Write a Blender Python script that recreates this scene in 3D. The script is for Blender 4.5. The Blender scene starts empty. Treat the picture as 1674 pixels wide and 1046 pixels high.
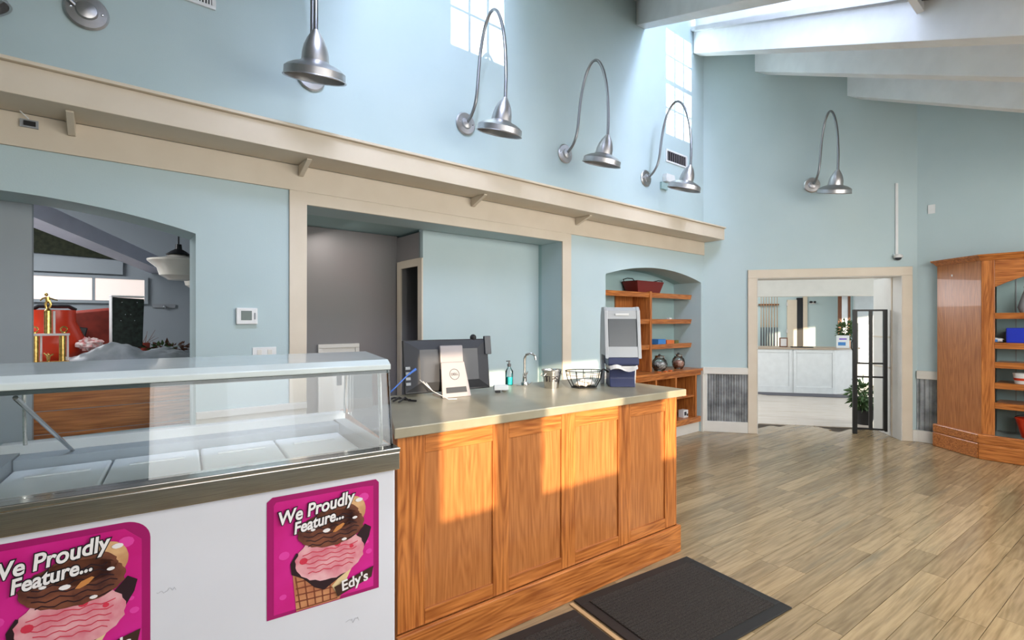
import bpy, bmesh, math, random
from mathutils import Matrix, Vector, noise
R=math.radians
random.seed(7)
sc=bpy.context.scene
COL=sc.collection
# ------------------------------------------------------------------ camera, world, light
F=806.0; EYE=1.5; HY=525.0; CX=837.0
cd=bpy.data.cameras.new('camera'); cam=bpy.data.objects.new('camera',cd); COL.objects.link(cam)
cam.location=(0,0,EYE); cam.rotation_euler=(R(90),0,0); cd.sensor_width=36; cd.lens=F/1674*36
cd.shift_y=2/1674; cd.clip_start=.02; sc.camera=cam
sc.view_settings.view_transform='Standard'; sc.view_settings.look='None'; sc.view_settings.gamma=1
sc.view_settings.use_curve_mapping=False; sc.view_settings.exposure=0.12
W=bpy.data.worlds.new('world'); sc.world=W; W.use_nodes=True
bg=W.node_tree.nodes['Background']; bg.inputs[0].default_value=(.80,.90,1,1); bg.inputs[1].default_value=1.5
# frames: x along the wall, y into the wall, z up
def frame(o,ux,uy): return Matrix(((ux,-uy,0,o[0]),(uy,ux,0,o[1]),(0,0,1,0),(0,0,0,1)))
FR={'W':Matrix.Identity(4),'M':frame((2.62,6.75),.7764,.6303),'D':frame((2.62,6.75),.9730,-.2303),
    'R':frame((5.07,6.17),.63,-.7766),'C':frame((-.483,2.08),.807,.5905),'P':frame((-.403,1.72),.833,.5533),
    'F':frame((0,0),.817,.5766)}
def on(f,px,py,y=0):
    "point (x,z) of frame plane y seen at a photograph position"
    m=FR[f]; k=(px-CX)/F
    ox,oy=m[0][3]+m[0][1]*y,m[1][3]+m[1][1]*y; ux,uy=m[0][0],m[1][0]
    t=(k*oy-ox)/(ux-k*uy); z=oy+uy*t
    return t,EYE+(HY-py)/F*z
def light(kind,name,f,loc,target,energy,color,size=None,**k):
    l=bpy.data.lights.new(name,kind); l.energy=energy; l.color=color
    if size: l.shape='RECTANGLE'; l.size=size[0]; l.size_y=size[1]
    for a,b in k.items(): setattr(l,a,b)
    o=bpy.data.objects.new(name,l); COL.objects.link(o)
    p=FR[f]@Vector(loc); t=FR[f]@Vector(target)
    o.location=p; o.rotation_euler=(t-p).to_track_quat('-Z','Y').to_euler(); return o
TE=.20
SUN=Vector((.31,-.95,TE*1.0)).normalized()
sl=bpy.data.lights.new('sun','SUN'); sl.energy=8; sl.color=(1,.80,.55); sl.angle=R(.6)
so=bpy.data.objects.new('sun',sl); COL.objects.link(so); so.rotation_euler=SUN.to_track_quat('Z','Y').to_euler()
light('AREA','storefront_fill','M',(-3.2,-5.3,2.0),(-3.2,0,1.9),155,(1,.97,.93),(7,1.6))  # soft panel added behind the camera, standing in for front window daylight
light('AREA','overhead_fill','M',(-2.6,-4.5,2.8),(-2.4,-2,0),90,(1,.95,.88),(3.5,.8))  # added overhead fill, no fitting hangs there
light('AREA','side_fill','M',(3.2,-5.0,2.2),(-1.5,-.2,2.0),160,(1,.98,.95),(2.5,2.5))  # fill panel added on the open right side, no window modelled
light('AREA','kitchen_fill','M',(-7.4,1.2,2.5),(-7.2,1.6,1),42,(.95,.97,1),(1.2,.6))  # added fill that lifts the dim kitchen, separate from the pendants
light('AREA','lobby_fill','D',(-.3,2.0,2.3),(2.6,1.6,.9),62,(.95,.96,1),(1.6,1.2))  # fill added at the lobby's left to brighten the right jamb and counter
light('AREA','lobby_back_fill','D',(1.9,5.7,2.7),(1.9,6.2,1),45,(1,.98,.95),(1.6,.8))  # second lobby fill, added to lift the dark back wall
light('AREA','passage_fill','M',(-4.9,.6,2.28),(-4.5,.6,1),2.2,(1,.93,.88),(.3,.2))  # weak fill added to lift the door casing in the passage
# spots added to throw sun patches through the two roof dormers
for wx in (-.62,-3.78):
    d=Vector((-.647,-1,.24)); p=Vector((wx,0,4.5))+d*26
    light('SPOT','dormer_patch_spot','M',p,(wx,0,4.5),230000,(1,.97,.92),spot_size=R(3.9),spot_blend=.1,shadow_soft_size=.05)
    light('AREA','dormer_skylight','M',(wx-1.72,-2.62,5.1),(wx-.2,0,4.1),100,(.66,.75,1),(.55,1.2))

# ------------------------------------------------------------------ materials
MATS={}
def mat(name,rgb,rough=.5,metal=0,kind=None,rgb2=None,scale=8,bump=0,spec=.5,alpha=1,trans=0,ior=1.45,axis='z',emit=0,coat=0,bs=None):
    if name in MATS: return MATS[name]
    m=bpy.data.materials.new(name); m.use_nodes=True; MATS[name]=m
    nt=m.node_tree; n=nt.nodes; L=nt.links; b=n['Principled BSDF']
    b.inputs['Base Color'].default_value=(*rgb,1); b.inputs['Roughness'].default_value=rough
    b.inputs['Metallic'].default_value=metal; b.inputs['Specular IOR Level'].default_value=spec
    b.inputs['Transmission Weight'].default_value=trans; b.inputs['IOR'].default_value=ior
    b.inputs['Alpha'].default_value=alpha; b.inputs['Coat Weight'].default_value=coat
    if emit: b.inputs['Emission Color'].default_value=(*rgb,1); b.inputs['Emission Strength'].default_value=emit
    tc=n.new('ShaderNodeTexCoord'); mp=n.new('ShaderNodeMapping'); L.new(tc.outputs['Object'],mp.inputs['Vector'])
    if rgb2 is None and kind!='oak' : rgb2=tuple(c*.93 for c in rgb)
    nz=n.new('ShaderNodeTexNoise'); nz.inputs['Scale'].default_value=scale; nz.inputs['Detail'].default_value=5
    L.new(mp.outputs[0],nz.inputs['Vector'])
    mix=n.new('ShaderNodeMix'); mix.data_type='RGBA'; mix.inputs[6].default_value=(*rgb,1); mix.inputs[7].default_value=(*rgb2,1)
    rp=n.new('ShaderNodeValToRGB'); rp.color_ramp.elements[0].position=.35; rp.color_ramp.elements[1].position=.68
    fac=nz.outputs['Fac']
    if kind in('oak','plank'):
        s={'z':(1,1,.06),'x':(.06,1,1)}[axis]; mp.inputs['Scale'].default_value=s
        nz.inputs['Scale'].default_value=70 if kind=='oak' else 45
        w=n.new('ShaderNodeTexNoise'); w.inputs['Scale'].default_value=3.2 if kind=='oak' else 5; w.inputs['Detail'].default_value=1.2
        mp2=n.new('ShaderNodeMapping'); mp2.inputs['Scale'].default_value={'z':(3.2,3.2,.25),'x':(.25,3.2,3.2)}[axis]
        L.new(tc.outputs['Object'],mp2.inputs['Vector']); L.new(mp2.outputs[0],w.inputs['Vector'])
        oi=n.new('ShaderNodeObjectInfo'); ge=n.new('ShaderNodeNewGeometry')
        ad=n.new('ShaderNodeMath'); ad.operation='ADD'; L.new(oi.outputs['Random'],ad.inputs[0]); L.new(ge.outputs['Random Per Island'],ad.inputs[1])
        frc=n.new('ShaderNodeMath'); frc.operation='FRACT'; L.new(ad.outputs[0],frc.inputs[0])
        sh=n.new('ShaderNodeVectorMath'); sh.operation='SCALE'; sh.inputs[0].default_value=(7,13,5); L.new(frc.outputs[0],sh.inputs['Scale'])
        L.new(sh.outputs[0],mp.inputs['Location']); L.new(sh.outputs[0],mp2.inputs['Location'])
        ml=n.new('ShaderNodeMath'); ml.operation='MULTIPLY'; ml.inputs[1].default_value=16 if kind=='oak' else 8; L.new(w.outputs['Fac'],ml.inputs[0])
        pp=n.new('ShaderNodeMath'); pp.operation='PINGPONG'; pp.inputs[1].default_value=.5; L.new(ml.outputs[0],pp.inputs[0])
        m2=n.new('ShaderNodeMath'); m2.operation='MULTIPLY_ADD'; m2.inputs[1].default_value=.42 if kind=='oak' else .25; L.new(pp.outputs[0],m2.inputs[0])
        L.new(nz.outputs['Fac'],m2.inputs[2])
        sb=n.new('ShaderNodeMath'); sb.operation='SUBTRACT'; sb.inputs[1].default_value=.09; L.new(m2.outputs[0],sb.inputs[0])
        fac=sb.outputs[0]; rp.color_ramp.elements[0].position=.32; rp.color_ramp.elements[1].position=.72
    L.new(fac,rp.inputs[0]); L.new(rp.outputs[0],mix.inputs[0])
    out=mix.outputs[2]
    if kind=='plank':
        hs=n.new('ShaderNodeHueSaturation'); L.new(out,hs.inputs['Color'])
        mr=n.new('ShaderNodeMapRange'); mr.inputs[3].default_value=.80; mr.inputs[4].default_value=1.18; L.new(frc.outputs[0],mr.inputs[0]); L.new(mr.outputs[0],hs.inputs['Value'])
        # blue-grey weathered stains and knots
        st=n.new('ShaderNodeTexNoise'); st.inputs['Scale'].default_value=3.5; st.inputs['Detail'].default_value=6; L.new(mp2.outputs[0],st.inputs['Vector'])
        sr=n.new('ShaderNodeValToRGB'); sr.color_ramp.elements[0].position=.60; sr.color_ramp.elements[1].position=.86; L.new(st.outputs['Fac'],sr.inputs[0])
        mx=n.new('ShaderNodeMix'); mx.data_type='RGBA'; L.new(sr.outputs[0],mx.inputs[0]); L.new(hs.outputs[0],mx.inputs[6]); mx.inputs[7].default_value=(.17,.15,.10,1)
        out=mx.outputs[2]
    if kind=='steel':
        mp.inputs['Scale'].default_value=(1,60,60) if axis=='x' else (60,60,1)
    if kind=='boards':
        wv=n.new('ShaderNodeTexWave'); wv.inputs['Scale'].default_value=scale
    L.new(out,b.inputs['Base Color'])
    if bump:
        bp=n.new('ShaderNodeBump'); bp.inputs['Strength'].default_value=bump; bp.inputs['Distance'].default_value=.004
        if bs:
            n2=n.new('ShaderNodeTexNoise'); n2.inputs['Scale'].default_value=bs; L.new(tc.outputs['Object'],n2.inputs['Vector']); L.new(n2.outputs['Fac'],bp.inputs['Height'])
        else: L.new(fac,bp.inputs['Height'])
        L.new(bp.outputs[0],b.inputs['Normal'])
    return m
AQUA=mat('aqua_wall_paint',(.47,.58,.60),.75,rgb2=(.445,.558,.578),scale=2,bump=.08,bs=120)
AQUA_SHADE=mat('aqua_paint_shaded',(.36,.52,.53),.75,scale=2,bump=.06,bs=120)  # wall aqua with recess shade put into the colour
GREYW=mat('grey_kitchen_paint',(.34,.38,.41),.7,scale=2)
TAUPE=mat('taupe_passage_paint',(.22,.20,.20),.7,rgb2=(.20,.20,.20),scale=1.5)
CREAM=mat('cream_trim_paint',(.66,.58,.47),.5,rgb2=(.62,.54,.43),scale=4,bump=.04,bs=60)
OFFW=mat('white_trim_paint',(.70,.68,.63),.5,scale=4)
WHITE=mat('white_beam_paint',(.82,.83,.83),.6,scale=5,bump=.06,bs=50)
OAK=mat('honey_oak_vertical',(.58,.21,.052),.33,kind='oak',rgb2=(.28,.078,.016),bump=.12,coat=.2)
OAKX=mat('honey_oak_horizontal',(.58,.21,.052),.33,kind='oak',rgb2=(.28,.078,.016),bump=.12,axis='x',coat=.2)
OAKP=mat('honey_oak_plywood',(.50,.19,.055),.36,kind='oak',rgb2=(.34,.112,.029),bump=.05,coat=.2)
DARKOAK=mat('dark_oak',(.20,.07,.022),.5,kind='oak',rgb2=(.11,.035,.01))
PLANK=mat('pine_floor_plank',(.37,.275,.155),.17,kind='plank',rgb2=(.21,.15,.08),bump=.10,axis='x',spec=.5)
SUBF=mat('dark_subfloor',(.05,.035,.02),.8)
STONE=mat('sage_concrete_counter',(.34,.31,.225),.28,rgb2=(.27,.245,.175),scale=5,bump=.03,spec=.6)
STEEL=mat('brushed_steel',(.74,.72,.70),.17,1,kind='steel',rgb2=(.50,.48,.46),axis='x',scale=10)
NICKEL=mat('galvanized_metal',(.58,.56,.56),.36,1,rgb2=(.46,.45,.46),scale=9)
CHROME=mat('chrome',(.8,.8,.8),.08,1)
WHITEM=mat('white_enamel',(.66,.68,.76),.25,scale=2,coat=.3)
WPLAS=mat('white_plastic',(.75,.76,.76),.4)
FROST=mat('pale_lid_plastic',(.88,.91,.93),.35)
GREYP=mat('grey_plastic',(.30,.32,.34),.45)
DGREY=mat('dark_grey_plastic',(.035,.04,.05),.35)
BLACK=mat('black_plastic',(.012,.012,.014),.35)
BLKM=mat('black_metal',(.012,.012,.012),.4,.3)
NAVY=mat('navy_plastic',(.035,.045,.12),.35)
SILVER=mat('silver_plastic',(.30,.275,.285),.5,.2)
GLASSY=mat('showcase_glass',(.9,.97,.96),.02,trans=1,ior=1.45,spec=.5)
def glassmat(name,tint,glo=.10):
    m=bpy.data.materials.new(name); m.use_nodes=True; n=m.node_tree.nodes; L=m.node_tree.links; n.clear()
    o=n.new('ShaderNodeOutputMaterial'); t=n.new('ShaderNodeBsdfTransparent'); t.inputs[0].default_value=(*tint,1)
    g=n.new('ShaderNodeBsdfGlossy'); g.inputs['Roughness'].default_value=.01
    fr=n.new('ShaderNodeFresnel'); fr.inputs[0].default_value=1.5
    x=n.new('ShaderNodeMixShader'); L.new(fr.outputs[0],x.inputs[0]); L.new(t.outputs[0],x.inputs[1]); L.new(g.outputs[0],x.inputs[2]); L.new(x.outputs[0],o.inputs[0]); return m
GLASS=glassmat('thin_clear_glass',(.965,.985,.985))
CORR=mat('weathered_corrugated_metal',(.42,.45,.47),.5,.5,rgb2=(.17,.185,.195),scale=7)
MATR=mat('charcoal_carpet_mat',(.012,.011,.011),.95,rgb2=(.055,.048,.042),scale=190,bump=.8)
RUB=mat('black_rubber_edge',(.018,.018,.018),.6)
TANW=mat('tan_wood_strip',(.55,.38,.20),.5)
RED=mat('bright_red_orange_enamel',(.55,.035,.008),.3)
REDB=mat('dull_red_cloth',(.30,.035,.02),.7,rgb2=(.16,.02,.012),scale=12)
REDBK=mat('dark_red_basket_paint',(.16,.015,.012),.5)
GOLD=mat('gold_foil',(.75,.50,.16),.25,1,rgb2=(.45,.28,.08),scale=60)
WGOLD=mat('pale_marble',(.65,.62,.62),.3)
BAG=mat('grey_translucent_plastic_bag',(.26,.28,.30),.35,rgb2=(.16,.18,.19),scale=10,bump=.5)
PAPER=mat('white_paper',(.75,.72,.70),.8)
PINKP=mat('white_and_red_print_paper',(.72,.66,.64),.7,rgb2=(.55,.12,.12),scale=45)
MILK=mat('milk_glass',(.72,.68,.60),.2,coat=.4)
LEAF=mat('dark_green_leaf',(.045,.10,.03),.5,rgb2=(.10,.17,.06),scale=14)
TEALW=mat('teal_soap',(.02,.36,.42),.2)
BLUEC=mat('blue_cable',(.05,.16,.55),.4)
BLUEB=mat('cobalt_blue_plastic',(.01,.03,.45),.4)
LBLUE=mat('sky_blue_card',(.05,.22,.55),.5)
ORANGE=mat('orange_card',(.70,.18,.05),.5)
CANDY=mat('mixed_wrapped_sweets',(.45,.12,.08),.4,rgb2=(.50,.42,.34),scale=60)
COOKIE=mat('white_black_wrapped_cookies',(.65,.63,.6),.5,rgb2=(.04,.04,.04),scale=55)
SCREEN=mat('grey_lcd',(.10,.14,.13),.3)
SKYW=mat('daylit_window_view',(.86,.74,.68),.5,emit=.62)
DARKV=mat('dark_foliage_view',(.012,.016,.006),.8,rgb2=(.03,.035,.015),scale=30)
MAG=mat('magenta_print',(.52,.008,.19),.35,rgb2=(.62,.02,.28),scale=5)
MAGD=mat('deep_magenta_border',(.34,.006,.13),.35)
CHOC=mat('chocolate_ice_cream_print',(.20,.065,.035),.45,rgb2=(.055,.015,.012),scale=22)
PINK=mat('pink_ice_cream_print',(.74,.42,.46),.45,rgb2=(.60,.16,.22),scale=16)
VAN=mat('caramel_print',(.66,.40,.20),.45,rgb2=(.42,.19,.08),scale=14)
CONE=mat('waffle_cone_print',(.42,.15,.07),.5,rgb2=(.55,.26,.12),scale=20)
CONED=mat('waffle_groove_print',(.22,.06,.03),.5)
CREAMP=mat('cream_wafer_print',(.75,.58,.32),.5)
DKCH=mat('dark_chocolate_print',(.022,.008,.014),.4)
INKB=mat('black_ink',(.008,.006,.010),.5)
INKW=mat('white_ink',(.80,.78,.80),.5)
INKBR=mat('brown_ink',(.045,.018,.012),.5)
NUT=mat('almond_print',(.55,.22,.06),.5)
CHERRY=mat('cherry_print',(.60,.03,.07),.5)
PENC=mat('pencil_scribble',(.35,.36,.40),.7)
FLOORT=mat('glare_pale_lobby_plank',(.50,.44,.38),.25,kind='plank',rgb2=(.40,.34,.28),axis='x')  # same boards as the shop floor, whitened in colour for the glare
# ------------------------------------------------------------------ mesh helpers
class MB:
    def __init__(s): s.v=[]; s.f=[]
    def add(s,vs,fs):
        n=len(s.v); s.v+=[tuple(v) for v in vs]; s.f+=[tuple(i+n for i in f) for f in fs]; return s
    def box(s,x0,x1,y0,y1,z0,z1):
        x0,x1=sorted((x0,x1)); y0,y1=sorted((y0,y1)); z0,z1=sorted((z0,z1))
        return s.add([(x0,y0,z0),(x1,y0,z0),(x1,y1,z0),(x0,y1,z0),(x0,y0,z1),(x1,y0,z1),(x1,y1,z1),(x0,y1,z1)],
            [(0,3,2,1),(4,5,6,7),(0,1,5,4),(1,2,6,5),(2,3,7,6),(3,0,4,7)])
    def prism(s,poly,axis,a,b):
        "poly in the plane normal to axis, extruded from a to b"
        n=len(poly)
        def P(p,c): return {'x':(c,p[0],p[1]),'y':(p[0],c,p[1]),'z':(p[0],p[1],c)}[axis]
        vs=[P(p,a) for p in poly]+[P(p,b) for p in poly]
        return s.add(vs,[tuple(range(n))[::-1],tuple(range(n,2*n))]+[(i,(i+1)%n,n+(i+1)%n,n+i) for i in range(n)])
    def tube(s,pts,r,seg=8,cap=True):
        pts=[Vector(p) for p in pts]; rs=r if isinstance(r,(list,tuple)) else [r]*len(pts)
        vs=[];fs=[]; up=None
        for i,p in enumerate(pts):
            t=(pts[min(i+1,len(pts)-1)]-pts[max(i-1,0)]).normalized()
            if up is None: up=Vector((0,0,1)) if abs(t.z)<.9 else Vector((1,0,0))
            a=t.cross(up); a.normalize(); b=a.cross(t); up=b
            for k in range(seg):
                c=2*math.pi*k/seg; vs.append(p+a*math.cos(c)*rs[i]+b*math.sin(c)*rs[i])
        for i in range(len(pts)-1):
            for k in range(seg): fs.append((i*seg+k,i*seg+(k+1)%seg,(i+1)*seg+(k+1)%seg,(i+1)*seg+k))
        if cap: fs+=[tuple(range(seg))[::-1],tuple(range((len(pts)-1)*seg,len(pts)*seg))]
        return s.add(vs,fs)
    def lathe(s,prof,c=(0,0,0),seg=24,mtx=None,sx=1,sy=1):
        vs=[];fs=[]
        for r,z in prof:
            for k in range(seg):
                a=2*math.pi*k/seg; v=Vector((math.cos(a)*r*sx,math.sin(a)*r*sy,z))
                if mtx: v=mtx@v
                vs.append(v+Vector(c))
        for i in range(len(prof)-1):
            for k in range(seg): fs.append((i*seg+k,i*seg+(k+1)%seg,(i+1)*seg+(k+1)%seg,(i+1)*seg+k))
        if prof[0][0]>1e-4: fs.append(tuple(range(seg))[::-1])
        if prof[-1][0]>1e-4: fs.append(tuple(range((len(prof)-1)*seg,len(prof)*seg)))
        return s.add(vs,fs)
    def grid(s,fn,nu,nv):
        vs=[fn(i/nu,j/nv) for j in range(nv+1) for i in range(nu+1)]
        return s.add(vs,[(j*(nu+1)+i,j*(nu+1)+i+1,(j+1)*(nu+1)+i+1,(j+1)*(nu+1)+i) for j in range(nv) for i in range(nu)])
    def blob(s,c,r,seg=14,amp=.0,sd=0,fr=3):
        vs=[];fs=[];n=seg//2+1
        for i in range(n+1):
            th=math.pi*i/n
            for k in range(seg):
                a=2*math.pi*k/seg; d=Vector((math.sin(th)*math.cos(a),math.sin(th)*math.sin(a),math.cos(th)))
                q=1+amp*noise.noise(d*fr+Vector((sd,sd,sd)))
                vs.append(Vector(c)+Vector((d.x*r[0],d.y*r[1],d.z*r[2]))*q)
        for i in range(n):
            for k in range(seg): fs.append((i*seg+k,(i+1)*seg+k,(i+1)*seg+(k+1)%seg,i*seg+(k+1)%seg))
        return s.add(vs,fs)
    def build(s,name,m,parent=None,f=None,smooth=False,bevel=0,loc=None):
        me=bpy.data.meshes.new(name); me.from_pydata([tuple(v) for v in s.v],[],s.f); me.materials.append(m); me.update()
        bm=bmesh.new(); bm.from_mesh(me); bmesh.ops.remove_doubles(bm,verts=bm.verts,dist=1e-6); bmesh.ops.recalc_face_normals(bm,faces=bm.faces); bm.to_mesh(me); bm.free()
        o=bpy.data.objects.new(name,me); COL.objects.link(o)
        if smooth:
            for p in me.polygons: p.use_smooth=True
            try: me.set_sharp_from_angle(angle=R(38))
            except Exception: pass
        if bevel:
            md=o.modifiers.new('bevel','BEVEL'); md.width=bevel; md.segments=2; md.limit_method='ANGLE'
        if parent: o.parent=parent
        elif f: o.matrix_world=FR[f]@Matrix.Translation(Vector(loc or (0,0,0)))
        return o
def B(*a): return MB().box(*a)
def tag(o,label,cat,group=None,kind=None):
    if label: o['label']=label
    if cat: o['category']=cat
    if group: o['group']=group
    if kind: o['kind']=kind
    return o
def struct(name,mb,m,f='W',**k):
    o=mb.build(name,m,None,f,**k); o['kind']='structure'; return o
def thing(name,label,cat,f='W',loc=(0,0,0),rz=0,group=None):
    o=bpy.data.objects.new(name,None); COL.objects.link(o); o.empty_display_size=.1
    o.matrix_world=FR[f]@Matrix.Translation(Vector(loc))@Matrix.Rotation(rz,4,'Z'); return tag(o,label,cat,group)
def dup(root,mw,label,group=None):
    r=root.copy(); COL.objects.link(r); r.matrix_world=mw; r['label']=label
    if group: r['group']=group
    for ch in list(root.children):
        c=ch.copy(); COL.objects.link(c); c.parent=r
        for g in list(ch.children):
            d=g.copy(); COL.objects.link(d); d.parent=c
    return r
def text(name,body,size,m,parent,loc,rot=(R(90),0,0),shear=0,extrude=.0004,offset=0,align='CENTER',sx=1):
    c=bpy.data.curves.new(name,'FONT'); c.body=body; c.size=size; c.shear=shear; c.extrude=extrude; c.offset=offset; c.align_x=align; c.align_y='CENTER'; c.resolution_u=4
    t=bpy.data.objects.new(name,c); COL.objects.link(t)
    bpy.context.view_layer.update(); dg=bpy.context.evaluated_depsgraph_get()
    me=bpy.data.meshes.new_from_object(t.evaluated_get(dg)); bpy.data.objects.remove(t)
    me.materials.clear(); me.materials.append(m)
    o=bpy.data.objects.new(name,me); COL.objects.link(o); o.parent=parent; o.location=loc; o.rotation_euler=rot; o.scale=(sx,1,1); return o
def arc(x0,x1,zc,zs,n=16):
    "points of a shallow arch from x0 to x1, spring height zs and crown zc"
    mid=(x0+x1)/2; hw=(x1-x0)/2
    return [(x0+(x1-x0)*i/n, zs+(zc-zs)*(1-((x0+(x1-x0)*i/n-mid)/hw)**2)) for i in range(n+1)]
# ------------------------------------------------------------------ setting: main wall (left)
TH=.30; TOPZ=6.6
w=MB()
w.box(-9,-7.7,0,TH,0,2.36); w.box(-7.7,-5.886,0,TH,0,.825); w.box(-5.886,-5.233,0,TH,0,2.36)
w.box(-2.723,-2.038,0,TH,0,2.36); w.box(-.06,0,0,TH,0,2.36)
w.prism(arc(-7.7,-5.886,2.168,2.04)+[(-5.886,2.36),(-7.7,2.36)],'y',0,TH)
w.prism(arc(-2.038,-.06,2.152,2.025)+[(-.06,2.36),(-2.038,2.36)],'y',0,TH)
w.box(-5.233,-2.723,0,.30,2.312,2.36); w.box(-9,0,0,TH,2.36,TOPZ)
wl=struct('wall_left',w,AQUA,'M')
# cream boards, ledge
t=MB().box(-9,-.0,-.018,-.001,2.40,2.575); t.box(-5.233,-2.723,-.018,-.001,2.312,2.40)
t.box(-5.346,-5.233,-.018,-.001,.94,2.40); t.box(-2.723,-2.598,-.018,-.001,.94,2.40)
struct('trim_1',t,CREAM,'M',bevel=.003)
t=MB().box(-9,-5.233,-.016,-.001,0,.90) if False else MB().box(-5.886,-5.233,-.016,-.001,0,.90)
t.box(-2.723,-2.038,-.016,-.001,0,.90)
struct('trim_2',t,OFFW,'M')
t=MB().box(-5.886,-5.233,-.032,-.001,.895,.94); t.box(-2.723,-2.038,-.032,-.001,.895,.94)
struct('trim_3',t,OFFW,'M',bevel=.004)
LX0=-8.99
led=thing('ledge','long cream ledge shelf running under the gooseneck wall lamps','ledge','M',(0,0,2.575))
B(LX0,0.0,-.30,-.019,.0,.145).build('fascia_board',CREAM,led,bevel=.003)
B(LX0,0.0,-.325,-.001,.146,.165).build('top_board',CREAM,led,bevel=.004)
for i,bx in enumerate((on('M',118,200)[0],on('M',490,265)[0],on('M',770,320)[0],on('M',940,350)[0],-7.9)):
    MB().prism([(-.001,-.001),(-.20,-.001),(-.20,-.010),(-.02,-.075),(-.001,-.075)],'x',bx-.016,bx+.016).build('bracket',CREAM,led,bevel=.003).location.y=-.02
# passage and teal recess behind the wide opening
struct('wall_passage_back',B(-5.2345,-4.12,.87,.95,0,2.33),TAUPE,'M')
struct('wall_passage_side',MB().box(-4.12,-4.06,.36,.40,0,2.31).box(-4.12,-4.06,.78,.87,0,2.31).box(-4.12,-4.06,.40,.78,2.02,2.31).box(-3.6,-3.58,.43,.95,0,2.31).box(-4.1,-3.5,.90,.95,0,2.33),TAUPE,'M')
d=struct('door_1',MB().box(-4.135,-4.121,.345,.42,0,2.07).box(-4.135,-4.121,.76,.84,0,2.07).box(-4.135,-4.121,.42,.76,2.0,2.07),CREAM,'M',bevel=.003)
struct('wall_recess_back',B(-4.12,-2.70,.35,.42,0,2.33),AQUA,'M')
struct('wall_recess_right',B(-2.722,-2.68,.301,.349,0,2.33),AQUA_SHADE,'M')
struct('ceiling_passage',B(-5.6,-2.66,.302,.95,2.334,2.38),AQUA_SHADE,'M')
struct('wall_passage_left',B(-5.30,-5.236,.302,.869,0,3.0),GREYW,'M')
# small white panelled hatch on the passage wall
x0,z1=on('M',519,563,.86); x1,_=on('M',586,563,.86)
hp=thing('access_hatch','white panelled hatch low on the dim passage wall behind the freezer','hatch','M',(x0,.868,.62))
hw=x1-x0; hz=z1-.62
B(0,hw,-.02,0,0,hz).build('panel',OFFW,hp,bevel=.003)
MB().box(.0,hw,-.032,-.021,hz-.035,hz).box(0,.035,-.032,-.021,0,hz-.036).box(hw-.035,hw,-.032,-.021,0,hz-.036).box(.036,hw-.036,-.032,-.021,0,.04).build('frame',OFFW,hp,bevel=.003)
B(hw/2-.02,hw/2+.02,-.035,-.021,hz*.45,hz*.85).build('slot',DGREY,hp)
# kitchen room beyond the left arch
struct('wall_kitchen_back',B(-10.5,-5.24,2.9,3.0,0,3.2),GREYW,'M')
struct('wall_kitchen_right',B(-5.30,-5.24,.87,2.89,0,3.0),GREYW,'M')
struct('wall_kitchen_left',B(-10.6,-10.5,.31,3.0,0,3.1),GREYW,'M')
struct('ceiling_kitchen',B(-10.5,-5.24,.29,3.0,3.01,3.1),GREYW,'M')
struct('floor_kitchen',B(-10.5,-5.24,.31,3.0,-.06,-.01),SUBF,'M')
px=on('M',53,350,.34); 
struct('wall_kitchen_partition',B(-9,px[0],.32,.40,0,3.0),GREYW,'M')
# slanted white kitchen beam
p1=on('M',30,342,1.3); p2=on('M',262,447,2.85)
bm=MB(); a=Vector((p1[0],1.3,p1[1]-.05)); b=Vector((p2[0],2.85,p2[1]))
u=(b-a).normalized(); n1=Vector((0,0,1)); s1=u.cross(n1).normalized()
vs=[]
for p in (a,b):
    for q in ((-.09,0),(.09,0),(.09,.13),(-.09,.13)): vs.append(p+s1*q[0]+n1*q[1])
bm.add(vs,[(0,1,2,3),(4,7,6,5),(0,4,5,1),(1,5,6,2),(2,6,7,3),(3,7,4,0)])
struct('trim_4',bm,mat('pale_lilac_beam',(.66,.68,.80),.6,bump=.2,bs=20),'M')
x0,z0=on('M',30,488,2.88); x1,z1=on('M',236,458,2.88)
kw=struct('window_1',MB().box(x0-.4,x1,2.86,2.898,z0-.03,z0).box(x0-.4,x1,2.86,2.898,z1,z1+.03).box(x1,x1+.03,2.86,2.898,z0-.03,z1+.03),GREYW,'M')
xm=on('M',153,470,2.88)[0]
B(x0-.4,xm-.012,2.87,2.892,z0,z1).build('pane',SKYW,kw); B(xm+.012,x1,2.87,2.892,z0,z1).build('pane',SKYW,kw); B(xm-.011,xm+.011,2.862,2.895,z0,z1).build('mullion',GREYW,kw)
x0,z0=on('M',40,414,2.88); x1,z1=on('M',190,372,2.88)
q_=[on('M',a,b,2.88) for a,b in ((0,340),(53,366),(120,392),(192,424),(120,418),(0,408))]
dv=struct('window_2',MB().prism(q_,'y',2.87,2.897),DARKV,'M')
struct('trim_5',B(-8.6,-6.2,2.84,2.86,z0-.16,z0-.02),GREYW,'M')
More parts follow.
